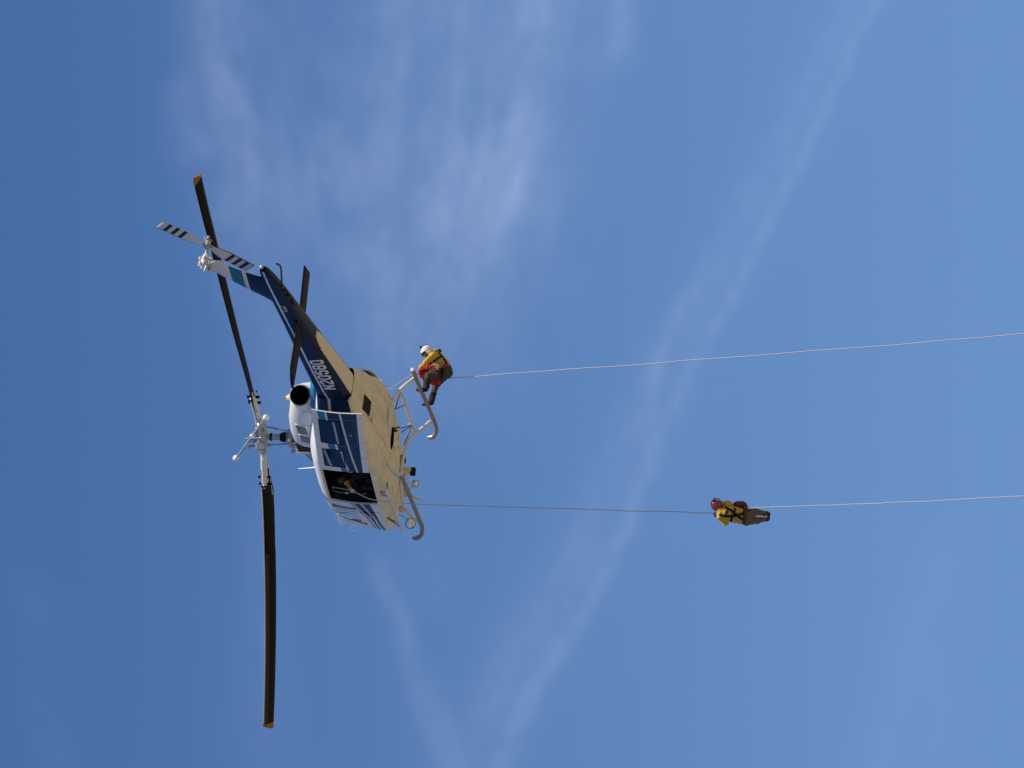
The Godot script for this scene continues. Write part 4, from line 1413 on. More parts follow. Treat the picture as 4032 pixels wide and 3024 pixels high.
# ------------------------------------------------------------------ landing gear and things under the belly
func make_gear() -> void:
	var skids := {}
	for s in [-1.0, 1.0]:
		var z: float = 1.30 * s
		var pts := []
		if s > 0:
			pts = [Vector3(-1.22, 0.055, z), Vector3(-0.4, 0.02, z), Vector3(0.6, -0.05, z), Vector3(1.45, -0.10, z), Vector3(1.78, -0.115, z), Vector3(2.02, -0.105, z), Vector3(2.22, -0.07, z), Vector3(2.40, -0.01, z), Vector3(2.50, 0.04, z)]
		else:
			pts = [Vector3(-0.98, 0.11, z), Vector3(-0.2, 0.08, z), Vector3(0.8, 0.04, z), Vector3(1.7, 0.01, z), Vector3(2.02, -0.002, z), Vector3(2.30, 0.02, z), Vector3(2.55, 0.07, z), Vector3(2.70, 0.13, z), Vector3(2.79, 0.19, z)]
		var st := mb()
		tube(st, smooth_path(pts, 4), 0.050, 16)
		var sk := build(st, "skid_tube", M.skid, heli)
		skids[s] = sk
		st = mb()
		var f: Vector3 = pts[-1]
		tube(st, [f + Vector3(-0.01, -0.03, 0), f + Vector3(0.02, 0.05, 0), f + Vector3(0.07, 0.10, 0.02), f + Vector3(0.05, 0.15, 0.03)], [0.056, 0.064, 0.055, 0.03], 12)
		build(st, "skid_cap", M.steel, sk)
		st = mb()
		ellipsoid(st, pts[0] + Vector3(-0.005, 0, 0), Vector3(0.03, 0.055, 0.055), Basis(), 14)
		build(st, "end_plug", M.tube_white, sk)
	# cross tubes, arched under the belly
	for e in [[[Vector3(-0.76, 0.09, 1.29), Vector3(-0.93, 0.25, 1.03), Vector3(-0.98, 0.41, 0.78), Vector3(-1.0, 0.50, 0.45), Vector3(-0.9, 0.55, 0.1), Vector3(-0.5, 0.60, -0.3), Vector3(-0.32, 0.57, -0.72), Vector3(-0.42, 0.40, -1.0), Vector3(-0.70, 0.16, -1.28)]],
		[[Vector3(1.63, 0.01, 1.29), Vector3(1.42, 0.14, 1.02), Vector3(1.31, 0.33, 0.77), Vector3(1.28, 0.45, 0.5), Vector3(1.5, 0.55, 0.1), Vector3(1.95, 0.60, -0.3), Vector3(2.08, 0.51, -0.75), Vector3(1.96, 0.35, -1.0), Vector3(1.79, 0.12, -1.28)]]]:
		var st := mb()
		tube(st, smooth_path(e[0], 5), 0.043, 14)
		var ct := build(st, "cross_tube", M.tube_white, heli)
		for k in [0, -1]:
			st = mb()
			var p: Vector3 = e[0][k]
			var d: Vector3 = (e[0][1] if k == 0 else e[0][-2]) - p
			tube(st, [p - d.normalized() * 0.02, p + d.normalized() * 0.09], 0.052, 12)
			build(st, "saddle", M.tube_white, ct)
	# boarding steps: a long tube on each side with its struts
	for e in [[-1.25, Vector3(0.0, 0.62, -1.25), Vector3(2.48, 0.54, -1.25), [[Vector3(0.25, 0.64, -1.24), Vector3(0.58, 0.95, -1.10)], [Vector3(0.49, 0.64, -1.24), Vector3(0.58, 0.95, -1.10)], [Vector3(0.25, 0.62, -1.22), Vector3(0.37, 0.66, -0.85)], [Vector3(2.09, 0.58, -1.24), Vector3(1.99, 0.93, -1.10)], [Vector3(2.27, 0.58, -1.24), Vector3(1.99, 0.93, -1.10)]]],
		[1.25, Vector3(-0.14, 0.49, 1.25), Vector3(2.13, 0.44, 1.25), [[Vector3(-0.13, 0.50, 1.24), Vector3(0.03, 0.60, 0.85)], [Vector3(0.60, 0.49, 1.24), Vector3(0.03, 0.60, 0.85)], [Vector3(-0.10, 0.50, 1.24), Vector3(-0.5, 0.62, 0.85)], [Vector3(1.75, 0.46, 1.24), Vector3(1.32, 0.62, 0.85)], [Vector3(1.72, 0.46, 1.24), Vector3(1.10, 0.60, 0.85)], [Vector3(1.78, 0.46, 1.24), Vector3(2.05, 0.66, 0.85)]]]]:
		var st := mb()
		tube(st, [e[1], e[1].lerp(e[2], 0.04), e[1].lerp(e[2], 0.96), e[2]], [0.024, 0.037, 0.037, 0.028], 12)
		var step := build(st, "boarding_step", M.tube_white, heli)
		for q in e[3]:
			st = mb()
			tube(st, [q[0], q[1]], 0.014, 8)
			build(st, "step_strut", M.strut, step)
		for x in [0.02, 0.78]:
			st = mb(false)
			var p: Vector3 = e[1].lerp(e[2], x + 0.03)
			box(st, p + Vector3(0, 0.05, -0.03 * signf(e[0])), Vector3(0.14, 0.10, 0.02), Basis(), 0.005)
			build(st, "step_bracket", M.white, step)
	# round mirrors on stalks, facing back
	for e in [[Vector3(2.95, 0.43, 0.22), 0.092, Vector3(3.1, 0.74, 0.10), Vector3(3.02, 0.56, 0.10)], [Vector3(3.02, 0.455, -0.83), 0.127, Vector3(3.22, 0.82, -0.5), Vector3(3.26, 0.60, -0.60)]]:
		var fd := Vector3(-0.90, -0.16, -0.40).normalized()
		var st := mb()
		var rings := [disc_ring(e[0] - fd * 0.035, fd, e[1] * 0.55, 24), disc_ring(e[0] - fd * 0.02, fd, e[1] * 0.97, 24), disc_ring(e[0] + fd * 0.008, fd, e[1] * 1.03, 24), disc_ring(e[0] + fd * 0.010, fd, e[1] * 0.93, 24), disc_ring(e[0] + fd * 0.002, fd, e[1] * 0.90, 24)]
		loft(st, rings, true, false)
		var mir := build(st, "mirror", M.black, heli)
		st = mb()
		var R: float = e[1] * 2.6
		var ang := asin(e[1] * 0.92 / R)
		ellipsoid(st, e[0] + fd * 0.004 - fd * R * cos(ang), Vector3.ONE * R, basis_to(fd), 28, 0.0, ang / PI)
		build(st, "mirror_glass", M.mirror, mir)
		st = mb()
		tube(st, smooth_path([e[2], e[3], e[0] - fd * 0.03]), 0.013, 8)
		build(st, "mirror_stalk", M.cream, mir)
	# lamp housing with a black visor box, on brackets
	var st := mb()
	tube(st, [Vector3(2.20, 0.62, 0.22), Vector3(2.24, 0.50, 0.24)], [0.10, 0.095], 14)
	ellipsoid(st, Vector3(2.10, 0.58, 0.12), Vector3(0.10, 0.09, 0.09), Basis(), 12)
	tube(st, [Vector3(2.24, 0.58, 0.24), Vector3(2.27, 0.46, 0.25)], [0.06, 0.075], 12)
	var lamp := build(st, "search_lamp", M.cream, heli)
	st = mb(false)
	box(st, Vector3(2.30, 0.41, 0.25), Vector3(0.15, 0.13, 0.18), Basis(Vector3(0, 1, 0), 0.35), 0.012)
	build(st, "lamp_box", M.black, lamp)
	st = mb()
	ellipsoid(st, Vector3(2.22, 0.415, 0.20), Vector3(0.012, 0.012, 0.012), Basis(), 6)
	build(st, "box_screw", M.white, lamp)
	st = mb()
	ellipsoid(st, Vector3(3.04, 0.72, 0.0), Vector3(0.16, 0.11, 0.13), Basis(), 14)
	tube(st, [Vector3(2.8, 0.70, -0.05), Vector3(3.1, 0.72, -0.05)], 0.03, 8)
	build(st, "landing_lamp", M.cream, heli)
	st = mb()
	tube(st, [Vector3(2.70, 0.56, -0.2), Vector3(2.74, 0.46, -0.2), Vector3(2.95, 0.31, -0.2), Vector3(3.19, 0.15, -0.2)], [0.05, 0.040, 0.028, 0.008], 8, 0.5)
	ellipsoid(st, Vector3(2.70, 0.55, -0.2), Vector3(0.09, 0.07, 0.06), Basis(), 10)
	build(st, "belly_aerial", M.cream, heli)
	st = mb()
	ellipsoid(st, Vector3(3.0, 0.69, -0.45), Vector3(0.13, 0.09, 0.09), Basis(), 12)
	tube(st, [Vector3(2.9, 0.76, -0.45), Vector3(3.0, 0.69, -0.45)], 0.05, 8)
	build(st, "chin_lamp", M.cream, heli)
	st = mb(false)
	box(st, Vector3(1.62, 0.56, 0.28), Vector3(0.22, 0.12, 0.03), Basis(Vector3(0, 1, 0), 0.5), 0.01)
	box(st, Vector3(1.62, 0.56, 0.20), Vector3(0.03, 0.14, 0.14), Basis(Vector3(0, 1, 0), 0.5), 0.01)
	build(st, "tube_clamp", M.black, heli)
	for x in [2.35, 2.6, 2.85]:
		st = mb()
		tube(st, [Vector3(x, 0.74, 0.15), Vector3(x - 0.05, 0.58, 0.16), Vector3(x + 0.12, 0.55, 0.12)], 0.016, 8)
		build(st, "lamp_bracket", M.tube_white, heli)
	# fittings seen inside the cabin: rope anchor ring, pulley
	st = mb()
	var ring := []
	for k in 13:
		var a := TAU * k / 12
		ring.append(Vector3(0.78 + 0.05 * cos(a), 2.05 + 0.03 * sin(a), -0.92 + 0.04 * sin(a)))
	tube(st, ring, 0.010, 6)
	build(st, "anchor_ring", M.steel, heli)
	st = mb()
	ellipsoid(st, Vector3(0.95, 1.72, -0.98), Vector3(0.055, 0.065, 0.04), Basis(), 12)
	tube(st, [Vector3(0.95, 1.76, -0.98), Vector3(0.93, 1.95, -0.98), Vector3(0.92, 2.06, -0.96)], 0.007, 6)
	build(st, "pulley", M.steel, heli)

# ------------------------------------------------------------------ soft bodies: tapered bones joined into one skin
func bone_dist(p: Vector3, b: Array) -> float:
	var ab: Vector3 = b[1] - b[0]
	var t := clampf((p - b[0]).dot(ab) / maxf(ab.length_squared(), 1e-9), 0.0, 1.0)
	return p.distance_to(b[0] + ab * t) - lerpf(b[2], b[3], t)

func field(p: Vector3, bones: Array, k: float) -> float:
	var d := 1e3
	for b in bones:
		var e := bone_dist(p, b)
		var h := maxf(k - absf(d - e), 0.0) / k
		d = minf(d, e) - h * h * k * 0.25
	return d

func skin(bones: Array, cell: float, k: float, out: Dictionary, rough := 0.0) -> void:
	var lo := Vector3.ONE * 1e6
	var hi := -lo
	for b in bones:
		for i in 2:
			var r: float = b[2 + i] + k + cell * 2.5
			lo = lo.min(b[i] - Vector3.ONE * r)
			hi = hi.max(b[i] + Vector3.ONE * r)
	var n := Vector3i(((hi - lo) / cell).ceil()) + Vector3i.ONE
	var sx := 1
	var sy := n.x
	var sz := n.x * n.y
	var g := PackedFloat32Array()
	g.resize(n.x * n.y * n.z)
	g.fill(1.0)
	var near := PackedFloat32Array()
	near.resize(g.size())
	near.fill(1.0)
	var who := PackedInt32Array()
	who.resize(g.size())
	var nz := FastNoiseLite.new()
	nz.seed = 21
	nz.frequency = 9.0
	for bi in bones.size():
		var b: Array = bones[bi]
		var r: float = maxf(b[2], b[3]) + k + cell * 2.0
		var l := Vector3i(((b[0].min(b[1]) - Vector3.ONE * r - lo) / cell).floor()).clamp(Vector3i.ZERO, n - Vector3i.ONE)
		var h := Vector3i(((b[0].max(b[1]) + Vector3.ONE * r - lo) / cell).ceil()).clamp(Vector3i.ZERO, n - Vector3i.ONE)
		for z in range(l.z, h.z + 1):
			for y in range(l.y, h.y + 1):
				for x in range(l.x, h.x + 1):
					var i := x + y * sy + z * sz
					var p := lo + Vector3(x, y, z) * cell
					var e := bone_dist(p, b)
					if rough > 0.0 and e < 0.1:
						e += rough * nz.get_noise_3d(p.x, p.y, p.z)
					var d := g[i]
					var q := maxf(k - absf(d - e), 0.0) / k
					g[i] = minf(d, e) - q * q * k * 0.25
					if e < near[i]:
						near[i] = e
						who[i] = bi
	var at := PackedInt32Array()
	at.resize(g.size())
	at.fill(-1)
	var vs: PackedVector3Array = out.v
	var ns: PackedVector3Array = out.n
	var cs: PackedColorArray = out.c
	var ids: PackedInt32Array = out.i
	var offs := [0, sx, sy, sx + sy, sz, sx + sz, sy + sz, sx + sy + sz]
	for z in n.z - 1:
		for y in n.y - 1:
			for x in n.x - 1:
				var i := x + y * sy + z * sz
				if absf(g[i]) > cell * 2.2:
					continue
				var m := 0
				for c in 8:
					if g[i + offs[c]] < 0.0:
						m |= 1 << c
				if m == 0 or m == 255:
					continue
				var sum := Vector3.ZERO
				var cnt := 0
				for e in [[0, 1], [2, 3], [4, 5], [6, 7], [0, 2], [1, 3], [4, 6], [5, 7], [0, 4], [1, 5], [2, 6], [3, 7]]:
					var da := g[i + offs[e[0]]]
					var db := g[i + offs[e[1]]]
					if (da < 0.0) != (db < 0.0):
						var t := da / (da - db)
						var pa := Vector3(e[0] & 1, (e[0] >> 1) & 1, e[0] >> 2)
						var pb := Vector3(e[1] & 1, (e[1] >> 1) & 1, e[1] >> 2)
						sum += pa.lerp(pb, t)
						cnt += 1
				at[i] = vs.size()
				vs.append(lo + (Vector3(x, y, z) + sum / cnt) * cell)
				var gx := g[i + 1] + g[i + offs[3]] + g[i + offs[5]] + g[i + offs[7]] - g[i] - g[i + offs[2]] - g[i + offs[4]] - g[i + offs[6]]
				var gy := g[i + offs[2]] + g[i + offs[3]] + g[i + offs[6]] + g[i + offs[7]] - g[i] - g[i + 1] - g[i + offs[4]] - g[i + offs[5]]
				var gz := g[i + offs[4]] + g[i + offs[5]] + g[i + offs[6]] + g[i + offs[7]] - g[i] - g[i + 1] - g[i + offs[2]] - g[i + offs[3]]
				ns.append(Vector3(gx, gy, gz).normalized())
				cs.append(bones[who[i]][4])
	for z in range(1, n.z - 1):
		for y in range(1, n.y - 1):
			for x in range(1, n.x - 1):
				var i := x + y * sy + z * sz
				if absf(g[i]) > cell * 2.2:
					continue
				var s0 := g[i] < 0.0
				for a in 3:
					var st: int = [sx, sy, sz][a]
					if (g[i + st] < 0.0) == s0:
						continue
					var u: int = [sy, sz, sx][a]
					var w: int = [sz, sx, sy][a]
					var q := [at[i], at[i - u], at[i - u - w], at[i - w]]
					if q[0] < 0 or q[1] < 0 or q[2] < 0 or q[3] < 0:
						continue
					var od := [0, 1, 2, 0, 2, 3] if not s0 else [0, 2, 1, 0, 3, 2]
					for o in od:
						ids.append(q[o])
	out.v = vs
	out.n = ns
	out.c = cs
	out.i = ids

func skin_mesh(called: String, parts: Array, m: Material, parent: Node) -> MeshInstance3D:
	# parts: [bones, cell, blend, roughness] each
	var out := {"v": PackedVector3Array(), "n": PackedVector3Array(), "c": PackedColorArray(), "i": PackedInt32Array()}
	for p in parts:
		skin(p[0], p[1], p[2], out, p[3])
	var inv: Transform3D = parent.transform.affine_inverse() if parent is Node3D and parent != self else Transform3D()
	for i in out.v.size():
		out.v[i] = inv * out.v[i]
		out.n[i] = inv.basis * out.n[i]
	var arr := []
	arr.resize(Mesh.ARRAY_MAX)
	arr[Mesh.ARRAY_VERTEX] = out.v
	arr[Mesh.ARRAY_NORMAL] = out.n
	arr[Mesh.ARRAY_COLOR] = out.c
	arr[Mesh.ARRAY_INDEX] = out.i
	var am := ArrayMesh.new()
	am.add_surface_from_arrays(Mesh.PRIMITIVE_TRIANGLES, arr)
	am.surface_set_material(0, m)
	var o := MeshInstance3D.new()
	o.mesh = am
	o.name = called
	parent.add_child(o, true)
	return o

func img_dir(x: float, y: float, z: float) -> Vector3:
	return (cam_basis * Vector3(x, -y, -z)).normalized()

func hand_bones(wrist: Vector3, dir: Vector3, back: Vector3, curl: float, thumb_side: float, col: Color) -> Array:
	# palm, four fingers of unequal length in two bends, and a thumb from the side of the palm
	var d := dir.normalized()
	var b := (back - d * back.dot(d)).normalized()
	var s := d.cross(b) * thumb_side
	var out := []
	out.append([wrist, wrist + d * 0.05 + s * 0.022, 0.026, 0.024, col])
	out.append([wrist, wrist + d * 0.055 - s * 0.022, 0.026, 0.022, col])
	var ln := [0.040, 0.046, 0.043, 0.033]
	for f in 4:
		var r := wrist + d * 0.078 + s * (0.033 - 0.022 * f)
		var d1 := (d * cos(curl) - b * sin(curl)).normalized()
		var d2 := (d * cos(curl * 2.2) - b * sin(curl * 2.2)).normalized()
		out.append([r - d * 0.02, r + d1 * ln[f], 0.0105, 0.0095, col])
		out.append([r + d1 * ln[f], r + d1 * ln[f] + d2 * ln[f] * 0.95, 0.0095, 0.0085, col])
	var t0 := wrist + d * 0.025 + s * 0.034
	out.append([t0, t0 + (d * 0.6 + s * 0.7 - b * 0.3).normalized() * 0.042, 0.013, 0.011, col])
	var t1 := t0 + (d * 0.6 + s * 0.7 - b * 0.3).normalized() * 0.042
	out.append([t1, t1 + (d * 0.8 - b * 0.5).normalized() * 0.034, 0.011, 0.009, col])
	return out

func head_bones(c: Vector3, up: Vector3, face: Vector3, skincol: Color) -> Array:
	var f := (face - up * face.dot(up)).normalized()
	var s := up.cross(f)
	var dark := Color(0.02, 0.015, 0.012)
	var out := [[c + up * 0.02 - f * 0.01, c + up * 0.025 + f * 0.012, 0.098, 0.090, skincol], [c - up * 0.05 + f * 0.035, c - up * 0.085 + f * 0.055, 0.062, 0.042, skincol]]
	out.append([c + up * 0.005 + f * 0.098, c - up * 0.03 + f * 0.122, 0.012, 0.016, skincol])
	for k in [-1.0, 1.0]:
		out.append([c + up * 0.028 + f * 0.093 + s * 0.016 * k, c + up * 0.024 + f * 0.080 + s * 0.058 * k, 0.012, 0.012, skincol])
		out.append([c + up * 0.004 + f * 0.088 + s * 0.032 * k, c + up * 0.004 + f * 0.089 + s * 0.034 * k, 0.012, 0.012, dark])
		out.append([c + up * 0.02 + s * 0.094 * k, c - up * 0.03 + s * 0.092 * k, 0.016, 0.012, skincol])
	out.append([c - up * 0.062 + f * 0.094 + s * 0.02, c - up * 0.062 + f * 0.094 - s * 0.02, 0.009, 0.009, Color(0.22, 0.08, 0.07)])
	return out

func helmet(parent: Node3D, c: Vector3, up: Vector3, face: Vector3, shellm: Material, visorm: Material, extra: bool) -> void:
	var inv := parent.transform.affine_inverse()
	var f := (face - up * face.dot(up)).normalized()
	var s := up.cross(f)
	var b := Basis(s, up, f) if s.cross(up).dot(f) > 0 else Basis(-s, up, f)
	b = inv.basis * b
	var cc := inv * c
	var st := mb()
	ellipsoid(st, cc + b * Vector3(0, 0.022, -0.008), Vector3(0.132, 0.142, 0.152), b, 24, 0.0, 0.56)
	# the sides come down over the ears and the nape
	for k in [-1.0, 1.0]:
		ellipsoid(st, cc + b * Vector3(0.098 * k, -0.035, -0.02), Vector3(0.035, 0.075, 0.062), b, 12)
	ellipsoid(st, cc + b * Vector3(0, -0.02, -0.088), Vector3(0.10, 0.085, 0.06), b, 14)
	var rim := []
	for k in 25:
		var a := TAU * k / 24
		rim.append(cc + b * Vector3(0.1325 * cos(a), -0.004, 0.152 * sin(a) - 0.008))
	tube(st, rim, 0.010, 6)
	var hm := build(st, "helmet", shellm, parent)
	st = mb()
	for i in 12:
		for j in 6:
			var q := []
			for d in [[0, 0], [0, 1], [1, 1], [1, 0]]:
				var a := lerpf(-1.15, 1.15, (i + d[0]) / 12.0)
				var e := lerpf(-0.30, 0.42, (j + d[1]) / 6.0)
				q.append(cc + b * Vector3(0.140 * sin(a) * cos(e), 0.012 + 0.140 * sin(e), 0.158 * cos(a) * cos(e) - 0.004))
			quad(st, q[0], q[1], q[2], q[3])
	build(st, "visor", visorm, hm)
	st = mb()
	for k in [-1.0, 1.0]:
		tube(st, [cc + b * Vector3(0.10 * k, -0.06, 0.02), cc + b * Vector3(0.06 * k, -0.12, 0.06), cc + b * Vector3(0, -0.135, 0.075)], 0.009, 6)
	build(st, "chin_strap", M.strap, hm)
	if extra:
		st = mb()
		tube(st, [cc + b * Vector3(0.0, 0.155, 0.10), cc + b * Vector3(0.0, 0.185, 0.02), cc + b * Vector3(0.0, 0.15, -0.10), cc + b * Vector3(0, 0.06, -0.165)], 0.013, 6, 0.5)
		ellipsoid(st, cc + b * Vector3(0.0, 0.19, 0.04), Vector3(0.02, 0.03, 0.03), b, 8)
		build(st, "helmet_lamp_cable", M.strap, hm)

func strap(parent: Node3D, bones: Array, k: float, pix: Array, depth0: float, w: float, called: String, m: Material) -> void:
	# a webbing strap laid on the clothing: each point is the first touch of the figure's surface
	var st := mb()
	var pts := []
	for i in pix.size() - 1:
		for j in 7:
			var p: Vector2 = pix[i].lerp(pix[i + 1], j / 6.0)
			if j == 6 and i < pix.size() - 2:
				continue
			var d := depth0 - 0.7
			var hit := false
			for it in 60:
				var e := field(photo_point(p.x, p.y, d), bones, k)
				if e < 0.004:
					hit = true
					break
				d += maxf(e * 0.8, 0.002)
			if hit:
				pts.append(photo_point(p.x, p.y, d - 0.006))
	if pts.size() < 3:
		return
	var inv := parent.transform.affine_inverse()
	for s in 2:
		var prev := []
		for i in pts.size():
			var t: Vector3 = (pts[mini(i + 1, pts.size() - 1)] - pts[maxi(i - 1, 0)]).normalized()
			var nn: Vector3 = (cam_pos - pts[i]).normalized()
			var side := t.cross(nn).normalized() * w * 0.5
			var up := nn * (0.010 if s == 0 else -0.012)
			prev.append([inv * (pts[i] - side + up), inv * (pts[i] + side + up)])
		for i in prev.size() - 1:
			quad(st, prev[i][0], prev[i][1], prev[i + 1][1], prev[i + 1][0])
			if s == 0:
				var dn: Vector3 = inv.basis * ((pts[i] - cam_pos).normalized() * 0.022)
				quad(st, prev[i][0], prev[i + 1][0], prev[i + 1][0] + dn, prev[i][0] + dn)
				quad(st, prev[i][1] + dn, prev[i + 1][1] + dn, prev[i + 1][1], prev[i][1])
	build(st, called, m, parent)

func carabiner(parent: Node3D, c: Vector3, a: Vector3, b: Vector3) -> void:
	var inv := parent.transform.affine_inverse()
	var st := mb()
	var r := []
	for k in 15:
		var t := TAU * k / 14
		r.append(inv * (c + a * 0.055 * cos(t) + b * 0.030 * sin(t)))
	tube(st, r, 0.008, 6)
	build(st, "carabiner", M.steel, parent)

const YELLOW := Color(0.60, 0.36, 0.022)
const GREEN := Color(0.050, 0.053, 0.038)
const BOOT := Color(0.012, 0.011, 0.011)
const SKIN := Color(0.42, 0.24, 0.16)
const GLOVE := Color(0.42, 0.30, 0.12)

func person_root(at: Vector3, label: String) -> Node3D:
	var o := Node3D.new()
	o.name = numbered("person")
	add_child(o)
	o.position = at
	tag(o, label, "person")
	return o

func make_rappeller_on_skid() -> void:
	var q := func(u: float, v: float, d: float) -> Vector3: return photo_point(1500.0 + u * 0.2713, 1300.0 + v * 0.2713, d)
	var root := person_root(q.call(680, 1060, 73.78), "person in white helmet and yellow shirt crouching on the landing skid")
	var head: Vector3 = q.call(668, 318, 73.46)
	var neck: Vector3 = q.call(740, 345, 73.48)
	var ls: Vector3 = q.call(752, 372, 73.28)
	var rs: Vector3 = q.call(800, 335, 73.68)
	var chest: Vector3 = q.call(800, 390, 73.48)
	var waist: Vector3 = q.call(895, 500, 73.46)
	var pelv: Vector3 = q.call(945, 610, 73.46)
	var lh: Vector3 = q.call(925, 615, 73.33)
	var rh: Vector3 = q.call(920, 660, 73.60)
	var lk: Vector3 = q.call(690, 665, 73.22)
	var rk: Vector3 = q.call(800, 790, 73.88)
	var la: Vector3 = q.call(650, 845, 73.06)
	var ra: Vector3 = q.call(728, 1030, 73.80)
	var le: Vector3 = q.call(668, 452, 73.12)
	var lw: Vector3 = q.call(575, 535, 73.34)
	var re: Vector3 = q.call(735, 440, 73.78)
	var rw: Vector3 = q.call(640, 545, 73.66)
	var bones := [
		[neck, head, 0.062, 0.06, SKIN], [chest, waist, 0.155, 0.145, YELLOW], [ls, rs, 0.085, 0.085, YELLOW], [ls.lerp(chest, 0.5), waist, 0.10, 0.12, YELLOW], [rs.lerp(chest, 0.5), waist, 0.10, 0.12, YELLOW],
		[waist, pelv, 0.140, 0.155, GREEN], [pelv, pelv.lerp(waist, 0.4), 0.16, 0.15, GREEN], [waist, waist.lerp(pelv, 0.25), 0.150, 0.150, YELLOW],
		[lh, lk, 0.110, 0.085, GREEN], [lk, la, 0.082, 0.062, GREEN], [rh, rk, 0.110, 0.085, GREEN], [rk, ra, 0.080, 0.060, GREEN],
		[ls, le, 0.078, 0.062, YELLOW], [le, lw, 0.062, 0.046, YELLOW], [rs, re, 0.075, 0.060, YELLOW], [re, rw, 0.060, 0.045, YELLOW],
		[la, la.lerp(lk, 0.62), 0.064, 0.080, BOOT], [ra, ra.lerp(rk, 0.45), 0.062, 0.070, BOOT],
		[q.call(655, 862, 73.10), q.call(530, 868, 73.14), 0.052, 0.040, BOOT], [q.call(735, 1060, 73.86), q.call(612, 1082, 73.84), 0.056, 0.040, BOOT]]
	var lhand: Array = hand_bones(lw, q.call(525, 592, 73.42) - lw, img_dir(-0.6, -0.5, -0.4), 0.55, 1.0, GLOVE)
	var rhand: Array = hand_bones(rw, q.call(590, 590, 73.62) - rw, img_dir(-0.6, -0.5, -0.4), 0.55, -1.0, GLOVE)
	var up := img_dir(-0.62, -0.76, -0.1)
	var face := img_dir(-0.62, 0.62, -0.25)
	skin_mesh("body", [[bones, 0.014, 0.045, 0.022], [head_bones(head, up, face, SKIN), 0.008, 0.02, 0.0], [lhand, 0.005, 0.010, 0.0], [rhand, 0.005, 0.010, 0.0]], M.cloth, root)
	helmet(root, head, up, face, M.helmet_white, M.visor, true)
	var P := func(u: float, v: float) -> Vector2: return Vector2(1500.0 + u * 0.2713, 1300.0 + v * 0.2713)
	strap(root, bones, 0.045, [P.call(885, 372), P.call(780, 440), P.call(690, 505)], 73.4, 0.05, "chest_strap", M.strap)
	strap(root, bones, 0.045, [P.call(965, 485), P.call(905, 530), P.call(835, 575)], 73.4, 0.075, "waist_belt", M.red_web)
	strap(root, bones, 0.045, [P.call(905, 560), P.call(880, 620), P.call(872, 690)], 73.4, 0.085, "leg_loop", M.strap)
	strap(root, bones, 0.045, [P.call(800, 300), P.call(870, 360), P.call(930, 440), P.call(958, 490)], 73.45, 0.045, "shoulder_strap", M.strap)
	for e in [[870, 520, 73.25], [800, 535, 73.25], [770, 560, 73.22], [845, 512, 73.25], [740, 590, 73.2]]:
		carabiner(root, q.call(e[0], e[1], e[2]), img_dir(0.8, -0.5, 0.1 * (e[0] % 3)), img_dir(0.4, 0.8, 0.2))
	var inv := root.transform.affine_inverse()
	var st := mb()
	ellipsoid(st, inv * q.call(850, 300, 73.5), Vector3(0.05, 0.045, 0.05), Basis(), 10)
	tube(st, [inv * q.call(820, 300, 73.5), inv * q.call(862, 292, 73.48), inv * q.call(872, 318, 73.48)], 0.018, 6)
	build(st, "radio", M.strap, root)
	# red gear bag held between the knees and the skid
	var bag := Node3D.new()
	bag.name = "gear_bag"
	add_child(bag)
	bag.position = q.call(690, 640, 73.5)
	tag(bag, "bright red soft bag held in the lap of the skid crouching person", "bag", "red gear bags")
	var rc := Color(0.50, 0.018, 0.020)
	var bb := [[q.call(590, 610, 73.48), q.call(650, 570, 73.5), 0.075, 0.085, rc], [q.call(650, 570, 73.5), q.call(760, 560, 73.55), 0.085, 0.08, rc], [q.call(590, 620, 73.48), q.call(640, 700, 73.5), 0.075, 0.06, rc], [q.call(700, 640, 73.54), q.call(785, 725, 73.58), 0.13, 0.13, rc], [q.call(640, 640, 73.5), q.call(720, 690, 73.54), 0.09, 0.13, rc], [q.call(640, 700, 73.5), q.call(650, 735, 73.52), 0.05, 0.035, rc]]
	skin_mesh("bag_body", [[bb, 0.014, 0.04, 0.05]], M.cloth, bag)
	var inb := bag.transform.affine_inverse()
	st = mb()
	tube(st, [inb * q.call(600, 590, 73.36), inb * q.call(640, 600, 73.34), inb * q.call(630, 650, 73.36), inb * q.call(600, 640, 73.36)], 0.012, 6)
	tube(st, [inb * q.call(690, 540, 73.42), inb * q.call(660, 580, 73.38), inb * q.call(690, 610, 73.42)], 0.012, 6)
	build(st, "bag_cord", mat(0.10, 0.02, 0.02, 0.8), bag)

var rope_x := 0.0
func hang_depth(u: float, v: float, wx: float) -> float:
	var d := cam_basis * Vector3((u - 2016.0) / F_PX, -(v - 1512.0) / F_PX, -1.0)
	return (wx - cam_pos.x) / d.x

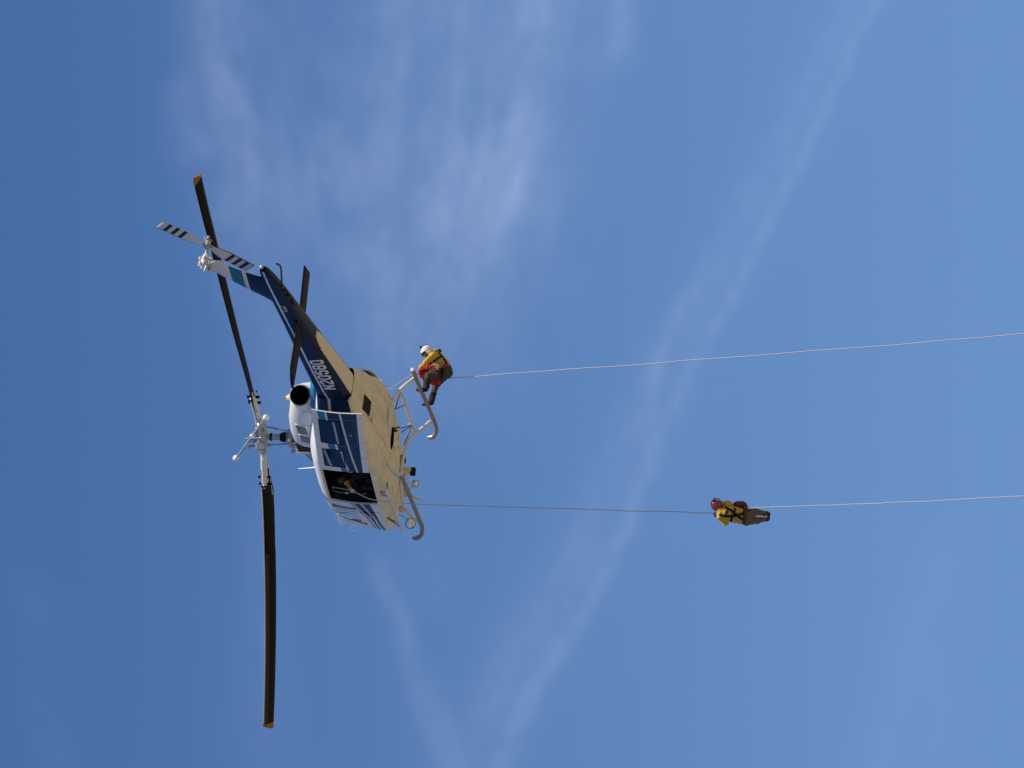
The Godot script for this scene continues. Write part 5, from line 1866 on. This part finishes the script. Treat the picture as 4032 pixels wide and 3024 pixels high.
func make_rappeller_on_rope() -> void:
	var sill := heli_tf * Vector3(0.6, 0.93, -1.27)
	rope_x = sill.x
	var q := func(u: float, v: float, dd: float) -> Vector3:
		var pu := 2760.0 + u * 0.14467
		var pv := 1920.0 + v * 0.14467
		return photo_point(pu, pv, hang_depth(2850.0, 2010.0, rope_x) - 0.22 + dd)
	var root := person_root(q.call(1280, 800, 0.0), "person in red helmet hanging on the rope well below the helicopter")
	var pants := Color(0.135, 0.092, 0.050)
	var head: Vector3 = q.call(455, 455, 0.02)
	var neck: Vector3 = q.call(600, 580, 0.02)
	var rs: Vector3 = q.call(735, 470, 0.05)
	var ls: Vector3 = q.call(535, 770, 0.0)
	var chest: Vector3 = q.call(700, 660, 0.02)
	var waist: Vector3 = q.call(1060, 770, 0.02)
	var pelv: Vector3 = q.call(1240, 800, 0.04)
	var le: Vector3 = q.call(675, 960, 0.10)
	var lw: Vector3 = q.call(470, 800, 0.26)
	var re: Vector3 = q.call(880, 520, 0.22)
	var rw: Vector3 = q.call(1040, 600, 0.32)
	var lh: Vector3 = q.call(1260, 900, 0.05)
	var rh: Vector3 = q.call(1260, 700, 0.05)
	var lk: Vector3 = q.call(1520, 895, 0.36)
	var rk: Vector3 = q.call(1520, 664, 0.36)
	var la: Vector3 = q.call(1740, 856, 0.62)
	var ra: Vector3 = q.call(1740, 700, 0.62)
	var bones := [
		[neck, head, 0.06, 0.06, SKIN], [chest, waist, 0.145, 0.135, YELLOW], [rs, ls, 0.085, 0.09, YELLOW], [rs.lerp(chest, 0.6), q.call(1060, 690, 0.02), 0.10, 0.11, YELLOW], [ls.lerp(chest, 0.4), q.call(1060, 860, 0.02), 0.125, 0.115, YELLOW],
		[q.call(1180, 740, 0.03), q.call(1220, 880, 0.03), 0.125, 0.125, pants], [lh, lk, 0.105, 0.074, pants], [lk, la, 0.070, 0.048, pants], [rh, rk, 0.105, 0.074, pants], [rk, ra, 0.070, 0.048, pants],
		[ls, le, 0.082, 0.066, YELLOW], [le, lw, 0.062, 0.046, YELLOW], [rs, re, 0.080, 0.062, YELLOW], [re, rw, 0.060, 0.046, YELLOW],
		[q.call(505, 620, -0.07), q.call(640, 590, -0.06), 0.045, 0.050, YELLOW], [q.call(520, 690, -0.09), q.call(640, 660, -0.07), 0.040, 0.050, YELLOW], [q.call(700, 440, -0.02), q.call(780, 440, -0.01), 0.07, 0.06, YELLOW],
		[la, q.call(1830, 838, 0.64), 0.058, 0.048, Color(0.05, 0.032, 0.018)], [ra, q.call(1840, 725, 0.64), 0.058, 0.048, Color(0.05, 0.032, 0.018)], [q.call(1800, 845, 0.66), q.call(1825, 850, 0.78), 0.050, 0.044, Color(0.05, 0.032, 0.018)], [q.call(1810, 715, 0.66), q.call(1835, 720, 0.78), 0.050, 0.044, Color(0.05, 0.032, 0.018)]]
	var lhand: Array = hand_bones(lw, q.call(370, 745, 0.24) - lw, img_dir(-0.2, 0.7, -0.6), 0.6, 1.0, GLOVE * 0.6)
	var rhand: Array = hand_bones(rw, q.call(1130, 590, 0.30) - rw, img_dir(0.2, -0.7, -0.6), 0.6, -1.0, GLOVE * 0.6)
	var up := img_dir(-0.93, -0.12, -0.25)
	var face := img_dir(-0.05, -0.93, 0.25)
	skin_mesh("body", [[bones, 0.014, 0.045, 0.022], [head_bones(head, up, face, SKIN), 0.008, 0.02, 0.0], [lhand, 0.005, 0.010, 0.0], [rhand, 0.005, 0.010, 0.0]], M.cloth, root)
	helmet(root, head, up, face, M.helmet_red, M.goggles, false)
	var hi := root.transform.affine_inverse()
	var hs := up.cross((face - up * face.dot(up)).normalized()).normalized()
	var gst := mb()
	var gc := hi * (head + up * 0.050 + face * 0.108)
	ellipsoid(gst, gc, Vector3(0.088, 0.055, 0.05), hi.basis * Basis(hs, up, hs.cross(up)), 16)
	build(gst, "goggles", M.goggles, root)
	var P := func(u: float, v: float) -> Vector2: return Vector2(2760.0 + u * 0.14467, 1920.0 + v * 0.14467)
	var dd := hang_depth(2850.0, 2010.0, rope_x)
	strap(root, bones, 0.045, [P.call(650, 530), P.call(820, 620), P.call(960, 740), P.call(1140, 880)], dd, 0.055, "harness_strap", M.strap)
	strap(root, bones, 0.045, [P.call(500, 745), P.call(680, 780), P.call(900, 780), P.call(1060, 730), P.call(1190, 685)], dd, 0.055, "harness_strap", M.strap)
	strap(root, bones, 0.045, [P.call(940, 560), P.call(895, 680), P.call(850, 800), P.call(810, 930)], dd, 0.05, "harness_strap", M.strap)
	strap(root, bones, 0.045, [P.call(745, 580), P.call(700, 690), P.call(680, 770)], dd, 0.045, "harness_strap", M.strap)
	strap(root, bones, 0.045, [P.call(1190, 560), P.call(1180, 720), P.call(1180, 860), P.call(1190, 980)], dd, 0.07, "waist_belt", M.dark_web)
	strap(root, bones, 0.045, [P.call(1230, 600), P.call(1300, 640), P.call(1350, 660)], dd, 0.06, "leg_loop", M.dark_web)
	strap(root, bones, 0.045, [P.call(1060, 840), P.call(1100, 880)], dd, 0.05, "buckle", M.grey_paint)
	# dark red pack on the hip
	var pack := Node3D.new()
	pack.name = "gear_bag_001"
	add_child(pack)
	pack.position = q.call(1060, 480, 0.2)
	tag(pack, "dark red rounded pack slung at the hip of the roped person", "bag", "red gear bags")
	var rc := Color(0.11, 0.008, 0.014)
	var pb := [[q.call(965, 480, 0.16), q.call(1150, 475, 0.16), 0.085, 0.085, rc], [q.call(960, 520, 0.2), q.call(1170, 520, 0.2), 0.09, 0.09, rc], [q.call(1000, 580, 0.22), q.call(1150, 580, 0.22), 0.09, 0.09, rc], [q.call(1000, 470, 0.30), q.call(1130, 470, 0.30), 0.09, 0.09, rc]]
	skin_mesh("bag_body", [[pb, 0.012, 0.03, 0.008]], M.nylon, pack)
	var inp := pack.transform.affine_inverse()
	var st := mb()
	tube(st, [inp * q.call(1210, 480, 0.05), inp * q.call(1240, 510, 0.04), inp * q.call(1300, 530, 0.04)], 0.014, 6, 0.5)
	tube(st, [inp * q.call(900, 500, 0.06), inp * q.call(920, 560, 0.04), inp * q.call(940, 610, 0.0)], 0.014, 6, 0.5)
	build(st, "bag_strap", M.strap, pack)
	# white tail of cord knotted between the legs
	var inv := root.transform.affine_inverse()
	st = mb()
	tube(st, smooth_path([inv * q.call(1390, 770, 0.2), inv * q.call(1500, 762, 0.26), inv * q.call(1620, 770, 0.34), inv * q.call(1720, 790, 0.42), inv * q.call(1790, 775, 0.46)]), 0.014, 6)
	ellipsoid(st, inv * q.call(1775, 785, 0.45), Vector3(0.03, 0.03, 0.03), Basis(), 8)
	build(st, "leg_cord", M.rope, root)

func make_spotter() -> void:
	var T := heli_tf
	var root := person_root(T * Vector3(0.62, 0.90, -0.55), "person with one yellow sleeve crouching inside the dark cabin doorway")
	var suit := Color(0.012, 0.014, 0.018)
	var q := func(x: float, y: float, z: float) -> Vector3: return T * Vector3(x, y, z)
	var bones := [
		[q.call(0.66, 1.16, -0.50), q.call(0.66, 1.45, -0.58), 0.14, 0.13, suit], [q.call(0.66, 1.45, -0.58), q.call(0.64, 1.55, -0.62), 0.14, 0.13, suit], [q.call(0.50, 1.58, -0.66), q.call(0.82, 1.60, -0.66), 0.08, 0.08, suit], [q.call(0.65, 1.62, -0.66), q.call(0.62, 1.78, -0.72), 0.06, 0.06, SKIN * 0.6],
		[q.call(0.60, 1.10, -0.52), q.call(0.40, 1.08, -0.86), 0.10, 0.08, suit], [q.call(0.40, 1.08, -0.86), q.call(0.62, 0.97, -0.70), 0.075, 0.06, suit], [q.call(0.74, 1.10, -0.50), q.call(0.82, 1.30, -0.86), 0.10, 0.08, suit], [q.call(0.82, 1.30, -0.86), q.call(0.86, 0.97, -0.88), 0.075, 0.055, suit], [q.call(0.86, 0.96, -0.88), q.call(0.84, 0.95, -1.04), 0.05, 0.04, BOOT],
		[q.call(0.52, 1.58, -0.68), q.call(0.44, 1.66, -0.92), 0.075, 0.066, suit], [q.call(0.44, 1.66, -0.92), q.call(0.40, 1.54, -1.10), 0.058, 0.046, YELLOW],
		[q.call(0.82, 1.60, -0.66), q.call(0.94, 1.45, -0.84), 0.07, 0.06, suit], [q.call(0.94, 1.45, -0.84), q.call(0.86, 1.34, -1.02), 0.055, 0.045, suit]]
	var hb: Array = hand_bones(q.call(0.40, 1.53, -1.11), T.basis * Vector3(0.02, -0.7, -0.7), T.basis * Vector3(-0.6, 0.3, -0.5), 0.7, 1.0, Color(0.6, 0.58, 0.55))
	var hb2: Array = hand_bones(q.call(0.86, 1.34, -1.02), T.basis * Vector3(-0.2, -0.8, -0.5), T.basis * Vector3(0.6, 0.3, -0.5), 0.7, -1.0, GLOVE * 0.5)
	var head: Vector3 = q.call(0.61, 1.84, -0.74)
	var up := (T.basis * Vector3(-0.1, 0.95, -0.25)).normalized()
	var face := (T.basis * Vector3(-0.3, -0.4, -0.85)).normalized()
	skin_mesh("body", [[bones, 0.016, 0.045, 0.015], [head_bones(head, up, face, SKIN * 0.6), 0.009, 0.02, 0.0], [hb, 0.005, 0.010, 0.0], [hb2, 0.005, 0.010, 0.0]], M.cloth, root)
	helmet(root, head, up, face, M.dark, M.visor, false)

func make_ropes() -> void:
	var body := func(x: float, y: float, z: float) -> Vector3: return heli_tf * Vector3(x, y, z)
	# rope from the port door past the hand of the crew to the person below, and on to the ground
	var st := mb()
	var dd := hang_depth(2850.0, 2010.0, rope_x)
	var pts := [body.call(0.78, 2.05, -0.92), body.call(0.60, 1.80, -1.03), body.call(0.41, 1.47, -1.17), body.call(0.60, 0.95, -1.30)]
	for p in [[1650, 1985], [1900, 1993], [2200, 2003], [2500, 2012], [2760, 2019.5]]:
		pts.append(photo_point(p[0], p[1], hang_depth(p[0], p[1], rope_x)))
	pts.append(photo_point(2822, 2023, dd + 0.02))
	pts.append(photo_point(2870, 2014, dd + 0.10))
	pts.append(photo_point(2905, 2004, dd + 0.06))
	pts.append(photo_point(2925, 1999, dd - 0.10))
	for p in [[2990, 1998.5], [3200, 1990], [3450, 1982], [3700, 1971], [4032, 1953], [4120, 1948]]:
		pts.append(photo_point(p[0], p[1], hang_depth(p[0], p[1], rope_x) + (0.0 if p[0] > 3100 else -0.08)))
	var last: Vector3 = pts[-1]
	pts.append(Vector3(last.x, 0.02, last.z + 0.1))
	var o := make_rope(pts, "port rope running from the open cabin door past the red helmeted person")
	# rope from the starboard door to the person on the skid
	var sx := photo_point(1735, 1478, 73.6).x
	pts = [body.call(0.3, 2.0, 0.85), body.call(-0.05, 1.0, 1.26), photo_point(1521, 1541, 72.95), photo_point(1623, 1478, 73.3), photo_point(1700, 1476, 73.7), photo_point(1748, 1489, 73.6), photo_point(1790, 1487.5, 73.58)]
	for p in [[1870, 1482.5], [2150, 1461], [2500, 1436], [2900, 1405], [3300, 1375], [3700, 1343], [4032, 1313], [4120, 1304]]:
		pts.append(photo_point(p[0], p[1], hang_depth(p[0], p[1], sx)))
	last = pts[-1]
	pts.append(Vector3(last.x, 0.02, last.z + 0.15))
	make_rope(pts, "starboard rope hanging from the skid below the white helmeted person")

func make_rope(pts: Array, label: String) -> MeshInstance3D:
	var sp := []
	for i in pts.size():
		sp.append(pts[i])
	var path := smooth_path(sp, 12)
	var nz := FastNoiseLite.new()
	nz.seed = 4
	nz.frequency = 0.6
	for i in range(60, path.size() - 1):
		path[i] += Vector3(0, 0, 1) * nz.get_noise_1d(i * 0.12) * 0.02
	var st := mb()
	tube(st, path, 0.0115, 7)
	var o := build(st, numbered("rope"), M.rope, self)
	tag(o, label, "rope", "ropes hanging from the helicopter")
	return o

# ------------------------------------------------------------------
func _ready() -> void:
	setup_frames()
	var cam := Camera3D.new()
	cam.name = "camera"
	cam.transform = Transform3D(cam_basis, cam_pos)
	cam.fov = rad_to_deg(2.0 * atan(1512.0 / F_PX))
	cam.near = 0.1
	cam.far = 30000.0
	add_child(cam)
	cam.current = true
	var env := Environment.new()
	env.background_mode = Environment.BG_SKY
	env.sky = Sky.new()
	var pm := PanoramaSkyMaterial.new()
	pm.panorama = ImageTexture.create_from_image(make_sky())
	env.sky.sky_material = pm
	env.tonemap_mode = Environment.TONE_MAPPER_LINEAR
	env.tonemap_exposure = 1.0
	env.sdfgi_enabled = true
	env.ssao_enabled = true
	env.ssil_enabled = true
	var we := WorldEnvironment.new()
	we.environment = env
	add_child(we)
	var sun := DirectionalLight3D.new()
	sun.name = "sun"
	sun.light_energy = 1.6
	sun.light_color = Color(1.0, 0.96, 0.89)
	sun.light_angular_distance = 0.5
	sun.shadow_enabled = true
	add_child(sun)
	var to_sun := img_dir(-0.84, -0.50, -0.10)
	sun.look_at_from_position(to_sun * 100.0, Vector3.ZERO, Vector3.RIGHT)
	print("sky done ", Time.get_ticks_msec())

	make_materials()
	M.door_glass = M.door.duplicate()
	M.door_glass.roughness = 0.10
	M.door_glass.albedo_color = Color(0.80, 0.84, 0.90)
	M.cloth = vcol(0.85)
	M.nylon = vcol(0.45)
	M.rope = mat(0.56, 0.56, 0.55, 0.8)
	M.helmet_white = mat(0.78, 0.78, 0.76, 0.25)
	M.helmet_red = mat(0.22, 0.006, 0.012, 0.10)
	M.helmet_red.clearcoat_enabled = true
	M.visor = mat(0.012, 0.012, 0.015, 0.10)
	M.goggles = mat(0.42, 0.50, 0.54, 0.2)
	M.red_web = mat(0.42, 0.02, 0.025, 0.8)
	M.dark_web = mat(0.12, 0.012, 0.015, 0.8)
	M.strut = mat(0.11, 0.12, 0.14, 0.5)
	M.skid = StandardMaterial3D.new()
	M.skid.roughness = 0.55
	M.skid.uv1_triplanar = true
	M.skid.uv1_scale = Vector3.ONE * 1.6
	var nt := NoiseTexture2D.new()
	nt.width = 256
	nt.height = 256
	nt.seamless = true
	nt.noise = FastNoiseLite.new()
	nt.noise.seed = 13
	nt.noise.frequency = 0.03
	nt.noise.fractal_octaves = 4
	var gr := Gradient.new()
	gr.set_color(0, lin(0.14, 0.10, 0.07))
	gr.set_color(1, lin(0.46, 0.42, 0.34))
	nt.color_ramp = gr
	M.skid.albedo_texture = nt
	make_ground()
	print("ground done ", Time.get_ticks_msec())

	heli = Node3D.new()
	heli.name = "helicopter"
	add_child(heli)
	heli.transform = heli_tf
	tag(heli, "white and dark blue helicopter hovering with its port cabin door slid open", "helicopter")
	make_fuselage()
	make_cargo_doors()
	make_engine_deck()
	make_main_rotor()
	make_tail()
	make_gear()
	print("helicopter done ", Time.get_ticks_msec())
	make_rappeller_on_skid()
	make_rappeller_on_rope()
	make_spotter()
	make_ropes()
	print("people done ", Time.get_ticks_msec())
